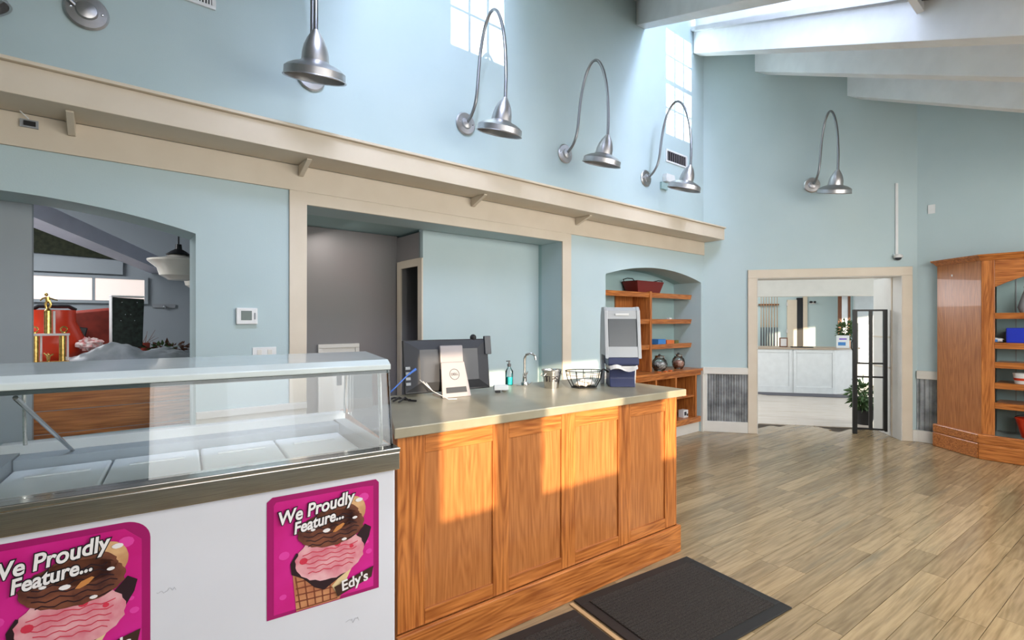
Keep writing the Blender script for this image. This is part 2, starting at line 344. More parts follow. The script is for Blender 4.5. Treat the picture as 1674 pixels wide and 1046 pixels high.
# ------------------------------------------------------------------ arched shelf niche
struct('wall_niche_back',B(-2.10,.02,.42,.48,0,2.5),AQUA_SHADE,'M')
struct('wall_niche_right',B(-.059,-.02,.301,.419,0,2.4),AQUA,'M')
struct('wall_niche_left',B(-2.08,-2.039,.301,.419,0,2.4),AQUA_SHADE,'M')
struct('ceiling_niche',MB().prism(arc(-2.038,-.06,2.152,2.025)+[(-.06,2.4),(-2.038,2.4)],'y',.301,.419),AQUA_SHADE,'M')
ns=thing('shelf_unit','oak shelving with a centre divider built into the arched wall niche','shelving','M',(0,0,0))
xd=on('M',1061,500,.16)[0]
sh=[]
for py in (483,522.5,561):
    z=on('M',1128,py,.15)[1]; sh.append(z)
    for a,b in ((-2.03,xd-.02),(xd+.02,-.065)):
        s=B(a,b,.165,.415,z-.022,z).build('shelf',OAKX,ns,bevel=.002)
        MB().prism([(.135,z+.006),(.164,z+.006),(.164,z-.055),(.15,z-.055)],'x',a,b).build('shelf_edge',OAKX,s)
ztop=on('M',1145,602,-.01)[1]
B(xd-.019,xd+.019,.13,.415,ztop+.002,sh[0]+.02).build('divider',OAK,ns)
B(xd-.36,xd-.022,.40,.418,ztop+.002,sh[0]-.03).build('back_panel',OAKP,ns)
bc=thing('cubby_cabinet','low oak cubby cabinet with open compartments filling the bottom of the arched niche','cabinet','M',(0,0,0))
B(-2.03,-.062,-.03,.415,ztop-.03,ztop).build('top_board',OAKX,bc,bevel=.004)
zb=on('M',1140,690,0)[1]
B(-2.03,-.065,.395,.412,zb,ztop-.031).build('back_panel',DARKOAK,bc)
xv=[-2.01,on('M',1076,640)[0]-.62,on('M',1073,640)[0]-.0,on('M',1105.5,640)[0],on('M',1138,640)[0]]
for i,x in enumerate(xv):
    wd=.018
    B(x-wd,x+wd,.0,.394,zb+.075,ztop-.09).build('upright',OAK,bc,bevel=.002)
B(-2.03,-.065,.0,.03,ztop-.089,ztop-.031).build('top_rail',OAKX,bc,bevel=.002)
B(-2.03,-.065,.0,.394,zb,zb+.074).build('bottom_rail',OAKX,bc,bevel=.003)
zc=on('M',1120,648)[1]
for a,b in zip(xv[:-1],xv[1:]): B(a+.019,b-.019,.02,.394,zc-.025,zc).build('cubby_shelf',OAKX,bc)
struct('baseboard_niche',B(-2.04,-.06,.03,.05,0,zb-.002),OFFW,'M')
# ------------------------------------------------------------------ doorway wall
w=MB(); w.box(0.0,.671,0,.3,0,2.075); w.box(2.344,2.518,0,.70,0,2.075); w.box(0,2.518,0,.3,2.075,TOPZ)
struct('wall_back',w,AQUA,'D')
c=MB().box(.558,.671,-.03,-.001,0,2.075).box(2.344,2.457,-.03,-.001,0,2.075).box(.558,2.457,-.03,-.001,2.0751,2.185)
struct('door_2',c,CREAM,'D',bevel=.004)
c=MB().box(2.335,2.3435,-.03,.70,0,2.075).box(.6715,.68,-.03,.3,0,2.075).box(.68,2.335,-.03,.30,2.066,2.0745)
struct('trim_6',c,OFFW,'D',bevel=.003)
c=MB().box(2.326,2.3345,.19,.21,0,2.066).box(2.326,2.3345,.21,.69,1.28,1.30).box(2.326,2.3345,.21,.69,.88,.90)
struct('trim_7',c,CREAM,'D')
# wainscot of the doorway wall
def corrugated(name,x0,x1,z0,z1,parent,y=-.012,pitch=.034,dep=.006):
    g=MB(); n=max(4,int((x1-x0)/pitch*8))
    top=[(x0+(x1-x0)*i/n, y+dep*math.sin(2*math.pi*i*(x1-x0)/n/pitch)) for i in range(n+1)]
    vs=[(a,b,z0) for a,b in top]+[(a,b,z1) for a,b in top]
    g.add(vs,[(i,i+1,n+2+i,n+1+i) for i in range(n)])
    return g.build(name,CORR,parent,smooth=True)
wr=struct('trim_8',MB().box(-.0,.557,-.035,-.001,.785,.875).box(.0,.045,-.03,-.001,.145,.784),OFFW,'D',bevel=.004)
for k in range(4): 
    a=.046+k*.128; corrugated('corrugated_panel',a,a+.128,.145,.784,wr)
struct('baseboard_back',MB().box(.0,.557,-.03,-.001,0,.144).box(2.458,2.518,-.03,-.001,0,.144),OFFW,'D',bevel=.004)
struct('trim_9',MB().box(-.0599,-.001,-.035,-.001,.785,.875).box(-.0599,-.001,-.025,-.001,0,.784),OFFW,'M')
# ------------------------------------------------------------------ right wall
struct('wall_right',B(0,3.6,0,.2,0,TOPZ),AQUA,'R')
wr=struct('trim_10',MB().box(.0,.34,-.035,-.001,.785,.885),OFFW,'R',bevel=.004)
for k in range(3): corrugated('corrugated_panel',.0+k*.1,.1+k*.1,.145,.784,wr,pitch=.05,dep=.009)
struct('baseboard_right',B(.0,.30,-.03,-.001,0,.144),OFFW,'R',bevel=.004)
# ------------------------------------------------------------------ unseen front wall with windows
YF=-5.8
md=FR['M'].to_3x3().inverted()@SUN
def back(f,x,y,z):
    p=FR['M'].inverted()@(FR[f]@Vector((x,y,z))); s=(YF-p.y)/md.y
    return p.x+md.x*s,p.z+md.z*s
wins=[]
for a,b in ((.19,.50),(.78,1.37),(1.765,2.5)):
    xa,za=back('C',a,0,.59); xb,zb_=back('C',b,0,.59); wins.append((xa,xb,za))
sill=wins[1][2]
edges=[-9]+[e for w_ in wins for e in w_[:2]]+[4.0]
w=MB(); w.box(-9,4.0,YF-.05,YF,0,sill-.001); w.box(-9,4.0,YF-.05,YF,2.34,4.6)
for i in range(0,len(edges),2): w.box(edges[i],edges[i+1],YF-.05,YF,sill,2.34)
struct('wall_front',w,AQUA,'M')
for i,(a,b,z) in enumerate(wins):
    struct('window_%d'%(i+3),MB().box(a,b,YF-.04,YF-.01,sill,sill+.02).box(a,b,YF-.04,YF-.01,2.32,2.34),OFFW,'M')
struct('wall_far_left',B(-9.1,-9.0,YF,TH,0,TOPZ),AQUA,'M')
# ------------------------------------------------------------------ roof
def hb(x,y): return 5.10+.075*x+.565*y      # underside of the beams (main-wall frame)
BH=.28
K=.647   # beams run skewed: x shift per metre of depth
YW0,YW1=-.10,-2.72; YK=-4.0
DORM=[(-1.35,-.31),(-4.52,-3.48)]
c=MB()
def cq(a0,a1,y0,y1):
    "ceiling slab between two skewed lines, a = x where the line meets the main wall"
    vs=[]
    for dz in (BH,BH+.06):
        for a,y in ((a0,y0),(a1,y0),(a1,y1),(a0,y1)):
            x=a+K*y; vs.append((x,y,hb(x,y)+dz))
    c.add(vs,[(0,1,2,3),(4,7,6,5),(0,4,5,1),(1,5,6,2),(2,6,7,3),(3,7,4,0)])
al=[-9,-4.52,-3.48,-1.35,-.31,9.0]
for i in range(5):
    if (al[i],al[i+1]) in DORM: cq(al[i],al[i+1],YW1,YK)
    else: cq(al[i],al[i+1],0,YK)
zk=hb(-3,YK)+BH
c.box(-12,6,YF-.05,YK,zk,zk+.06)
# extension over the door wall side
c2=[]
for (x,y) in ((0,.0),(4,.0),(4,3.5),(0,3.5)): pass
ceil=struct('ceiling',c,WHITE,'M')
# tongue and groove ceiling boards right of the dormer, in view
for k in range(8):
    y0=-3.02-k*.11
    m_=MB(); vs=[]
    for dz in (BH-.014,BH-.002):
        for a,y in ((-1.33,y0),(-.31,y0),(-.31,y0-.103),(-1.33,y0-.103)):
            x=a+K*y; vs.append((x,y,hb(x,y)+dz))
    m_.add(vs,[(0,1,2,3),(4,7,6,5),(0,4,5,1),(1,5,6,2),(2,6,7,3),(3,7,4,0)])
    m_.build('ceiling_board',WHITE,ceil)
def beam(a,far,wd=.14,y1=YK,label=None):
    vs=[]
    for dz in (0,BH):
        for aa,y in ((a,far),(a+wd*1.19,far),(a+wd*1.19,y1),(a,y1)):
            x=aa+K*y; vs.append((x,y,hb(x,y)+dz))
    return MB().add(vs,[(0,1,2,3),(4,7,6,5),(0,4,5,1),(1,5,6,2),(2,6,7,3),(3,7,4,0)]).build('beam',WHITE,ceil,bevel=.004)
Dm=FR['M'].inverted()@FR['D']
def beam_at(px,py,far_off=0):
    x,z=on('D',px,py); p=Dm@Vector((x,0,0)); return p.x-K*p.y,p.y
beam(-1.49,-.002); beam(-.255,-.002)
for px_,py_ in ((1234,120),(1385,150)):
    a,y=beam_at(px_,py_); beam(a,y+.04)
beam(-2.75,-.002); beam(-5.4,-.002); beam(-6.6,-.002)
# dormer wells
for wi,(a0,a1) in enumerate(DORM):
    m_=MB(); ZT=6.3
    for a,e in ((a0,-.04),(a1,.0)):
        vs=[]
        for y in (YW0,YW1):
            for q in (0,.04):
                x=a+e+q+K*y; vs+=[(x,y,hb(x,y)+BH+.0),(x,y,ZT)]
        m_.add(vs,[(0,1,5,4),(2,6,7,3),(0,2,3,1),(4,5,7,6),(1,3,7,5),(0,4,6,2)])
    struct('wall_dormer_side_%d'%(wi+1),m_,WHITE,'M')
    m_=MB(); vs=[]
    for dz in (ZT,ZT+.04):
        for a,y in ((a0-.05,YW0+.1),(a1+.05,YW0+.1),(a1+.05,YW1-.1),(a0-.05,YW1-.1)): vs.append((a+K*y,y,dz))
    m_.add(vs,[(0,1,2,3),(4,7,6,5),(0,4,5,1),(1,5,6,2),(2,6,7,3),(3,7,4,0)])
    struct('ceiling_dormer_%d'%(wi+1),m_,WHITE,'M')
    # front wall of dormer with the twelve-light sash
    xl,xr=a0+K*YW1,a1+K*YW1; cx_=(-.605 if wi==0 else -3.77)+K*YW1; zl=3.87+.24*2.72+.06; zh=zl+1.19
    x0,x1=cx_-.27,cx_+.27; zb_=hb(xl,YW1)+BH-.02
    m_=MB().box(xl-.04,x0,YW1-.04,YW1,zb_,ZT).box(x1,xr+.04,YW1-.04,YW1,zb_,ZT).box(x0,x1,YW1-.04,YW1,zb_,zl).box(x0,x1,YW1-.04,YW1,zh,ZT)
    struct('wall_dormer_front_%d'%(wi+1),m_,WHITE,'M')
    g=MB()
    for k in (1,2): g.box(x0+.18*k-.009,x0+.18*k+.009,YW1-.03,YW1-.012,zl,zh)
    for k,t_ in ((1,.010),(2,.026),(3,.010)): g.box(x0,x1,YW1-.032,YW1-.010,zl+1.19/4*k-t_,zl+1.19/4*k+t_)
    wd_=struct('window_%d'%(6+wi),g,OFFW,'M')
blk=MB()  # unseen blocks added to keep direct sun out of the dormer windows
for w0 in (-.605,-3.77):
    xc_=w0+K*YW1+(-9-YW1)*(md.x/md.y)
    blk.box(xc_-.7,xc_+.7,-9.2,-9.0,3.35,9)
struct('sun_blocker',blk,CREAM,'M')
# dark track strips at the end of the near dormer
for k in range(2):
    y0=-2.76-k*.13; vs=[]
    for dz in (BH-.03,BH-.004):
        for a,y in ((-1.33,y0),(-.31,y0),(-.31,y0-.05),(-1.33,y0-.05)):
            x=a+K*y; vs.append((x,y,hb(x,y)+dz))
    MB().add(vs,[(0,1,2,3),(4,7,6,5),(0,4,5,1),(1,5,6,2),(2,6,7,3),(3,7,4,0)]).build('track_strip',DGREY,ceil)
# ------------------------------------------------------------------ lobby beyond the doorway
struct('wall_lobby_back',B(-1,7,7.0,7.1,0,3.2),AQUA,'D')
struct('wall_lobby_left',B(-1.1,-1,.3,7.1,0,3.2),AQUA,'D')
x1=on('D',1395,500,6.2)[0]
struct('wall_lobby_right',B(x1,x1+1.6,6.1,6.2,0,3.2),mat('pale_lobby_paint',(.60,.67,.72),.7),'D')
struct('ceiling_lobby',B(-1,7,.71,7.1,2.75,2.8),WHITE,'D')
xa,za=on('D',1237,485,4.6); za2=on('D',1237,462,4.6)[1]
struct('trim_11',MB().box(-.5,x1+2,4.6,4.8,za,za2+.5),OFFW,'D')
struct('floor_lobby',B(-1,7,.72,7.1,-.05,.001),FLOORT,'D')
x0,z0=on('D',1405,592,6.09); x2,z2=on('D',1422,530,6.09)
kw=struct('window_8',MB().box(x0-.03,x2+.03,6.07,6.099,z0-.03,z2+.03),OFFW,'D'); B(x0,x2,6.06,6.069,z0,z2).build('pane',mat('bright_daylight_pane',(.9,.95,1),.4,emit=1.6),kw)
# reception counter
rc=thing('reception_counter','white panelled reception counter with a tan top seen through the doorway','counter','D',(0,4.2,0))
xc1=on('D',1365,644,4.2)[0]; 
hc=.945
B(.4,xc1,0,.6,0,hc-.03).build('body',WPLAS,rc)
MB().prism([(xc1+.001,0),(xc1+.55,.42),(xc1+.55,.6),(xc1+.001,.6)],'z',0,hc-.03).build('angled_end',WPLAS,rc)
MB().prism([(.38,-.05),(xc1+.02,-.05),(xc1+.62,.40),(xc1+.62,.7),(.38,.7)],'z',hc-.03,hc).build('countertop',mat('tan_laminate',(.42,.33,.25),.4),rc)
for a,b in ((1.05,on('D',1294,600,4.2)[0]),(on('D',1297,600,4.2)[0],on('D',1365,600,4.2)[0])):
    MB().box(a,a+.05,-.018,-.001,0,hc-.032).box(b-.05,b,-.018,-.001,0,hc-.032).box(a+.051,b-.051,-.018,-.001,0,.14).box(a+.051,b-.051,-.018,-.001,hc-.10,hc-.032).build('panel_frame',WPLAS,rc,bevel=.003)
mt=tag(MB().prism([(1.35,4.14),(xc1+.05,4.14),(xc1+.55,3.85),(xc1-.1,3.7),(1.75,3.75)],'z',.002,.012).build('floor_mat',mat('slate_grey_mat',(.12,.12,.14),.9),None,'D'),'dark grey floor mat along the foot of the white reception counter','mat')
# cue rack with cues
x0,z0=on('D',1242,500,6.95); x1_,z1=on('D',1271,500,6.95)
rk=thing('cue_rack','wooden wall rack holding pool cues behind the reception counter','rack','D',(x0,6.98,.75))
B(-.03,x1_-x0+.03,-.06,.0,.0,.03).build('lower_rail',DARKOAK,rk); zr=on('D',1250,498,6.95)[1]-.75
B(-.03,x1_-x0+.03,-.06,.0,zr-.02,zr+.02).build('upper_rail',DARKOAK,rk)
cuem=[mat('tan_cue_wood',(.45,.27,.13),.4),mat('dark_cue_wood',(.05,.04,.05),.4)]
for i in range(7):
    xx=x0+.02+i*(x1_-x0-.04)/6
    q=thing('pool_cue','pool cue, '+('leftmost','second from the left','third from the left','middle one','third from the right','second from the right','rightmost')[i]+' in the wall rack beyond the doorway','pool cue','D',(xx,6.935,.79),0,'pool cues in the lobby wall rack')
    MB().tube([(0,-.035,0),(0,-.035,.55)],[.015,.012],6).build('butt',cuem[1],q); MB().tube([(0,-.035,.551),(0,-.035,1.35+.05*(i%3))],[.011,.006],6).build('shaft',cuem[0],q)
x0,z0=on('D',1287,480,6.95); x1_=on('D',1320,480,6.95)[0]; x2=on('D',1303,480,6.95)[0]; x3=on('D',1313,480,6.95)[0]; zt=on('D',1300,490,6.95)[1]
dr=struct('door_3',MB().box(x0,x2-.002,6.95,6.99,0,zt+.0).box(x3,x1_,6.95,6.99,0,zt+.1),CREAM,'D'); B(x2,x3,6.96,6.99,0,zt+.05).build('opening',BLACK,dr)
for k in range(3): B(x0-.03,x0,6.93,6.949,.5+k*.7,.6+k*.7).build('hinge',NICKEL,dr)
def box_thing(name,label,cat,f,px0,py0,px1,py1,y,dp,m,group=None,bevel=.003):
    xa,zt_=on(f,px0,py0,y); xb,_=on(f,px1,py0,y); zb2=on(f,(px0+px1)/2,py1,y)[1]
    o=B(0,xb-xa,0,dp,0,zt_-zb2).build(name,m,None,f,bevel=bevel,loc=(xa,y,zb2)); return tag(o,label,cat,group)
e=thing('emergency_light','small dark emergency light on the lobby wall right of the cream door','emergency light','D',(on('D',1328,495,6.97)[0],6.97,on('D',1328,495,6.97)[1]))
B(-.06,.06,0,.028,-.03,.03).build('housing',WPLAS,e); MB().blob((-.04,-.03,.02),(.04,.03,.03),8).build('lamp_head',BLACK,e); MB().blob((.05,-.03,.02),(.03,.03,.03),8).build('lamp_head',BLACK,e)
# picture stand on the lobby counter, plus frame, keyboard, plant column
hz_=.946
def lob(px,y): return on('D',px,560,y)[0]
s=thing('sign_holder','white printed sign standing on the right end of the lobby counter','sign','D',(lob(1378,4.35),4.35,hz_))
B(-.12,.12,0,.01,.0,.26).build('card',WPLAS,s); B(-.07,.07,-.002,-.0005,.17,.20).build('heading_print',mat('violet_ink',(.2,.1,.5),.5),s); B(-.09,.05,-.002,-.0005,.05,.12).build('picture_print',LBLUE,s)
s=thing('picture_frame','small brown picture frame standing on the lobby counter','picture frame','D',(lob(1281,4.5),4.5,hz_))
MB().box(-.08,-.06,0,.02,0,.20).box(.06,.08,0,.02,0,.20).box(-.06,.06,0,.02,.18,.20).box(-.06,.06,0,.02,0,.02).build('border',DARKOAK,s); B(-.06,.06,.005,.012,.02,.18).build('picture',PAPER,s)
tag(B(-.2,.2,0,.15,0,.02).build('keyboard',BLACK,None,'D',bevel=.004,loc=(lob(1310,4.4),4.3,hz_)),'flat black keyboard lying on the lobby counter in front of the cream door','keyboard')
# dark framed column with wreath
xa=on('D',1371,480,5.6)[0]; xb=on('D',1391,480,5.6)[0]; zt=on('D',1380,478,5.6)[1]
s=thing('framed_mirror','tall dark-framed mirror on the lobby wall behind the counter sign','mirror','D',(xa,5.62,-.299))
wv=xb-xa
MB().box(0,.07,0,.03,.3,zt+.3).box(wv-.05,wv,0,.03,.3,zt+.3).box(.07,wv-.05,0,.03,zt+.25,zt+.3).box(.07,wv-.05,0,.03,.3,.36).build('frame',DARKOAK,s); B(.07,wv-.05,.01,.02,.36,zt+.25).build('mirror_glass',mat('pale_mirror',(.6,.65,.7),.15),s)
def leafmb(n,c,r,size,seed,flat=.5,down=.3):
    rd=random.Random(seed); m=MB()
    for i in range(n):
        d=Vector((rd.gauss(0,1),rd.gauss(0,1),rd.gauss(0,1))).normalized(); p=Vector(c)+Vector((d.x*r[0],d.y*r[1],d.z*r[2]))*rd.uniform(.35,1)
        t=(d+Vector((0,0,-down))+Vector((rd.uniform(-.4,.4),)*3)).normalized(); s=t.cross(Vector((rd.uniform(-1,1),rd.uniform(-1,1),1))).normalized(); L_=size*rd.uniform(.6,1.3); wdt=L_*flat*.5
        nn=t.cross(s)*L_*.12
        m.add([p,p+t*L_*.45+s*wdt+nn,p+t*L_,p+t*L_*.45-s*wdt+nn,p+t*L_*.5],[(0,1,4),(1,2,4),(2,3,4),(3,0,4)])
    return m
s=thing('leafy_plant','bushy green plant in a black pot on the lobby counter by the dark-framed mirror','plant','D',(lob(1382,4.75),4.75,hz_))
MB().lathe([(.05,0),(.07,.14)],seg=12).build('pot',BLACK,s); leafmb(260,(0,0,.36),(.15,.12,.22),.10,3).build('foliage',LEAF,s)
# black metal stand in the doorway, plant behind
gx0,_=on('D',1397,600,.31); g0=FR['D']@Vector((gx0,.31,0))
gt=EYE-(505-HY)/F*6.61
# stand runs from the doorway edge back along the opening's right jamb
pA=FR['D'].inverted()@g0
gL=thing('metal_rack','tall black metal open frame stand in the right side of the doorway','stand','D',(pA.x,pA.y-.02,0),R(-5))
Wg=.36
def bar(x0,x1,z0,z1,y0=-.012,y1=.012): return MB().box(x0,x1,y0,y1,z0,z1)
T=EYE+(HY-506)/F*6.6
zm1=EYE+(HY-593)/F*6.6; zm2=EYE+(HY-615)/F*6.6
bar(-.03,.02,0,T,-.02,.02).build('upright',BLKM,gL,bevel=.002); bar(Wg-.03,Wg,.05,T).build('upright',BLKM,gL); bar(.155,.195,.06,T-.02).build('upright',BLKM,gL)
for z in (T-.012,zm1,zm2,.075): bar(.021,Wg-.031,z-.012,z+.012,-.016,-.0125).build('crossbar',BLKM,gL)
bar(Wg-.045,Wg-.032,.08,T-.02,-.02,.02).build('upright',BLKM,gL)
MB().tube([(-.035,-.02,1.25),(-.055,-.04,1.22),(-.055,-.04,1.14),(-.035,-.02,1.11)],.006,6).build('handle',BLKM,gL)
pp=on('D',1412,690,.95)
s=thing('potted_plant','green leafy potted plant on the floor just behind the black metal stand','plant','D',(pp[0]+.03,1.0,0))
MB().lathe([(.09,0),(.13,.20),(.14,.21)],seg=16).build('pot',BLACK,s,smooth=True)
leafmb(260,(-.02,0,.40),(.17,.16,.24),.11,5,down=.7).build('foliage',LEAF,s)
MB().tube([(0,0,.2),(0,0,.5)],.012,6).build('stem',mat('green_stem',(.10,.13,.05),.6),s)
# ------------------------------------------------------------------ floor
fl=struct('floor',MB().box(-6,9,-3,9.5,-.06,-.0125),SUBF,'W')
PW=.126
FI=FR['F'].inverted()
stuff=MB(); cnt=0; rdm=random.Random(3)
Minv=FR['M'].inverted(); Dinv=FR['D'].inverted(); Rinv=FR['R'].inverted()
cand=[]
for r in range(-70,60):
    v=r*PW; x=-8+rdm.uniform(0,1)
    while x<12:
        L_=rdm.choice((.62,.85,1.1,1.4)); x2=x+L_
        c_=FR['F']@Vector(((x+x2)/2,v+PW/2,0)); 
        mp_=Minv@c_; dp_=Dinv@c_; rp_=Rinv@c_
        if mp_.y<.35+L_/2 and dp_.y<.72 and rp_.y<.5 and mp_.y>-7 and mp_.x>-9:
            q=0
            if c_.y>1.6:
                for ex in (x+.05,(x+x2)/2,x2-.05):
                    e_=FR['F']@Vector((ex,v+PW/2,0))
                    if e_.y>1.5:
                        px_=CX+F*e_.x/e_.y; py_=HY+F*EYE/e_.y
                        if 1080<px_<1700 and py_<1080: q=max(q,py_)
            if q>0: cand.append((q,x,x2,v))
            else: stuff.box(x+.001,x2-.001,v+.001,v+PW-.001,-.012,0)
        x=x2
cand.sort(reverse=True)
for i,(q,x,x2,v) in enumerate(cand):
    if i<290:
        xm_=(x+x2)/2; hl=(x2-x)/2-.0012
        o=B(-hl,hl,-PW/2+.0014,PW/2-.0014,-.012,rdm.uniform(0,.0005)).build('plank',PLANK,fl)
        o.matrix_world=FR['F']@Matrix.Translation((xm_,v+PW/2,0))
    else: stuff.box(x+.001,x2-.001,v+.001,v+PW-.001,-.012,0)
o=stuff.build('floorboards',PLANK,fl); o.matrix_world=FR['F']; o['kind']='stuff'
# ------------------------------------------------------------------ oak service counter
ct=thing('service_counter','oak panelled service counter with a sage stone top, right of the ice cream freezer','counter','C',(0,0,0))
HT=1.06; LN=1.93; DP=.78
B(0,LN,.02,DP,0.0,HT-.046).build('carcass',OAKP,ct)
def sx(px): return on('C',px,800,.0)[0]
zs=(.24,.925)
ed=[(0,sx(695)),(sx(806),sx(832)),(sx(918),sx(941)),(sx(1011),sx(1031)),(sx(1087.5),LN)]
for a,b in ed: B(a,b,.0,.0195,.175,HT-.046).build('stile',OAK,ct,bevel=.0025)
for (a,b),(c0,d0) in zip(ed[:-1],ed[1:]):
    B(b+.0005,c0-.0005,.0005,.0195,zs[1],HT-.046).build('top_rail',OAKX,ct,bevel=.002)
    B(b+.0005,c0-.0005,.0005,.0195,.175,zs[0]).build('bottom_rail',OAKX,ct,bevel=.002)
    B(b+.0005,c0-.0005,.010,.0195,zs[0]+.0005,zs[1]-.0005).build('panel',OAKP,ct)
MB().box(-.01,LN+.02,-.022,-.0005,0,.174).build('plinth',OAKX,ct,bevel=.006)
B(LN+.0005,LN+.02,-.0004,DP,0,.174).build('plinth',OAK,ct,bevel=.003)
MB().prism([(-.035,-.05),(1.965,-.05),(1.965,DP+.03),(.28,DP+.03),(.05,.19)],'z',HT-.045,HT).build('countertop',STONE,ct,bevel=.005)
# floor mats
def floormat(loc,L_,D_,rz,label,x0=0):
    m=thing('entrance_mat',label,'mat','C',loc,rz)
    B(.06,L_-.06,-D_+.06,-.06,.002,.014).build('carpet',MATR,m)
    for a in ((0,L_,-D_,-D_+.06),(0,L_,-.06,0),(0,.06,-D_+.06,-.06),(L_-.06,L_,-D_+.06,-.06)): B(a[0],a[1],a[2],a[3],.001,.010).build('border',RUB,m,bevel=.003)
    # ribs of the carpet pile
    rb=MB(); 
    n=int((D_-.14)/.021)
    for i in range(n): 
        y=-D_+.07+i*.021; rb.box(.062,L_-.062,y,y+.011,.0141,.0165)
    o=rb.build('ribs',MATR,m); o['kind']='stuff'; return m
floormat((.985,-.03,.0008),.92,.66,R(-4),'black ribbed floor mat at the right end of the oak counter')
floormat((.0,-.03,.0008),.93,.66,R(-4),'black ribbed floor mat partly out of view below the left half of the counter')
tag(B(0,.025,-.68,0,0,.006).build('divider_strip',TANW,None,'C',bevel=.002,loc=(.945,-.04,.001)),'thin tan wooden strip on the floor between the two black mats','strip').rotation_euler.rotate_axis('Z',R(-4))

# ------------------------------------------------------------------ ice cream freezer
fz=thing('ice_cream_freezer','white ice cream display freezer with glass canopy and steel band','freezer','P',(0,0,0))
LX=-1.13
B(LX,0,.01,.68,.06,.985).build('body',WHITEM,fz,bevel=.008)
B(LX+.05,-.05,.05,.62,.0,.059).build('kickplate',DGREY,fz)
B(LX-.01,.008,-.012,.0095,.985,1.046).build('steel_band',STEEL,fz,bevel=.003)
B(LX-.01,.008,-.018,.055,1.0465,1.062).build('front_sill',STEEL,fz,bevel=.003)
B(LX,0,.655,.70,.986,1.085).build('rear_sill',WPLAS,fz,bevel=.004)
MB().box(LX,LX+.05,.056,.654,.986,1.055).box(-.05,0,.056,.654,.986,1.055).build('end_rim',GREYP,fz)
B(LX+.051,-.051,.56,.654,.986,1.05).build('rear_rim',mat('cool_grey_rim',(.36,.40,.44),.4),fz,bevel=.004)
wl_=(-.055-(LX+.055))/4
for k in range(4):
    a=LX+.055+k*wl_
    l=B(a,a+wl_-.006,.058,.55,.99,1.018).build('lid',FROST,fz,bevel=.006)
    MB().box(a+.05,a+wl_-.05,.12,.14,1.0185,1.024).box(a+.05,a+wl_-.05,.42,.44,1.0185,1.024).build('lid_handle',FROST,l,bevel=.002)
# canopy
gz0,gz1=1.063,1.325
MB().add([(LX+.012,.024,gz0),(-.012,.024,gz0),(-.012,.066,gz1),(LX+.012,.066,gz1),(LX+.012,.029,gz0),(-.012,.029,gz0),(-.012,.071,gz1),(LX+.012,.071,gz1)],[(0,1,2,3),(4,7,6,5),(0,4,5,1),(1,5,6,2),(2,6,7,3),(3,7,4,0)]).build('front_glass',GLASS,fz)
for x in (LX+.006,-.006): MB().prism([(.024,gz0),(.60,1.09),(.60,1.33),(.36,1.365),(.066,1.35)],'x',x-.003,x+.003).build('end_glass',GLASS,fz)
MB().prism([(.055,1.327),(.055,1.345),(.085,1.362),(.345,1.378),(.345,1.362),(.09,1.345),(.085,1.327)],'x',LX,0).build('canopy_top',mat('canopy_sky_sheen',(.62,.69,.70),.12,coat=.5),fz,bevel=.003)  # opaque pale colour carries the sky reflection of the glass top
MB().tube([(LX,.075,1.322),(0,.075,1.322)],.009,8).build('canopy_rail',mat('dark_seal',(.10,.13,.13),.4),fz)
MB().tube([(LX+.03,.13,1.322),(-.03,.13,1.322)],.010,8).build('light_tube',WPLAS,fz,smooth=True)
MB().tube([(LX,.60,1.325),(0,.60,1.325)],.008,8).build('rear_rail',STEEL,fz,smooth=True)
for x in (LX+.02,-.035): MB().tube([(x,.08,1.32),(x,.055,1.066)],.007,8).build('post',STEEL,fz,smooth=True)
for x in (LX+.07,-.012): MB().tube([(x,.60,1.32),(x,.62,1.086)],.006,8).build('rear_post',STEEL,fz,smooth=True)
sa=on('P',25,650,.08); sb2=on('P',120,737,.62)
MB().tube([(sa[0],.08,sa[1]),(sb2[0],.62,sb2[1])],.006,8).build('lid_stay',STEEL,fz,smooth=True)
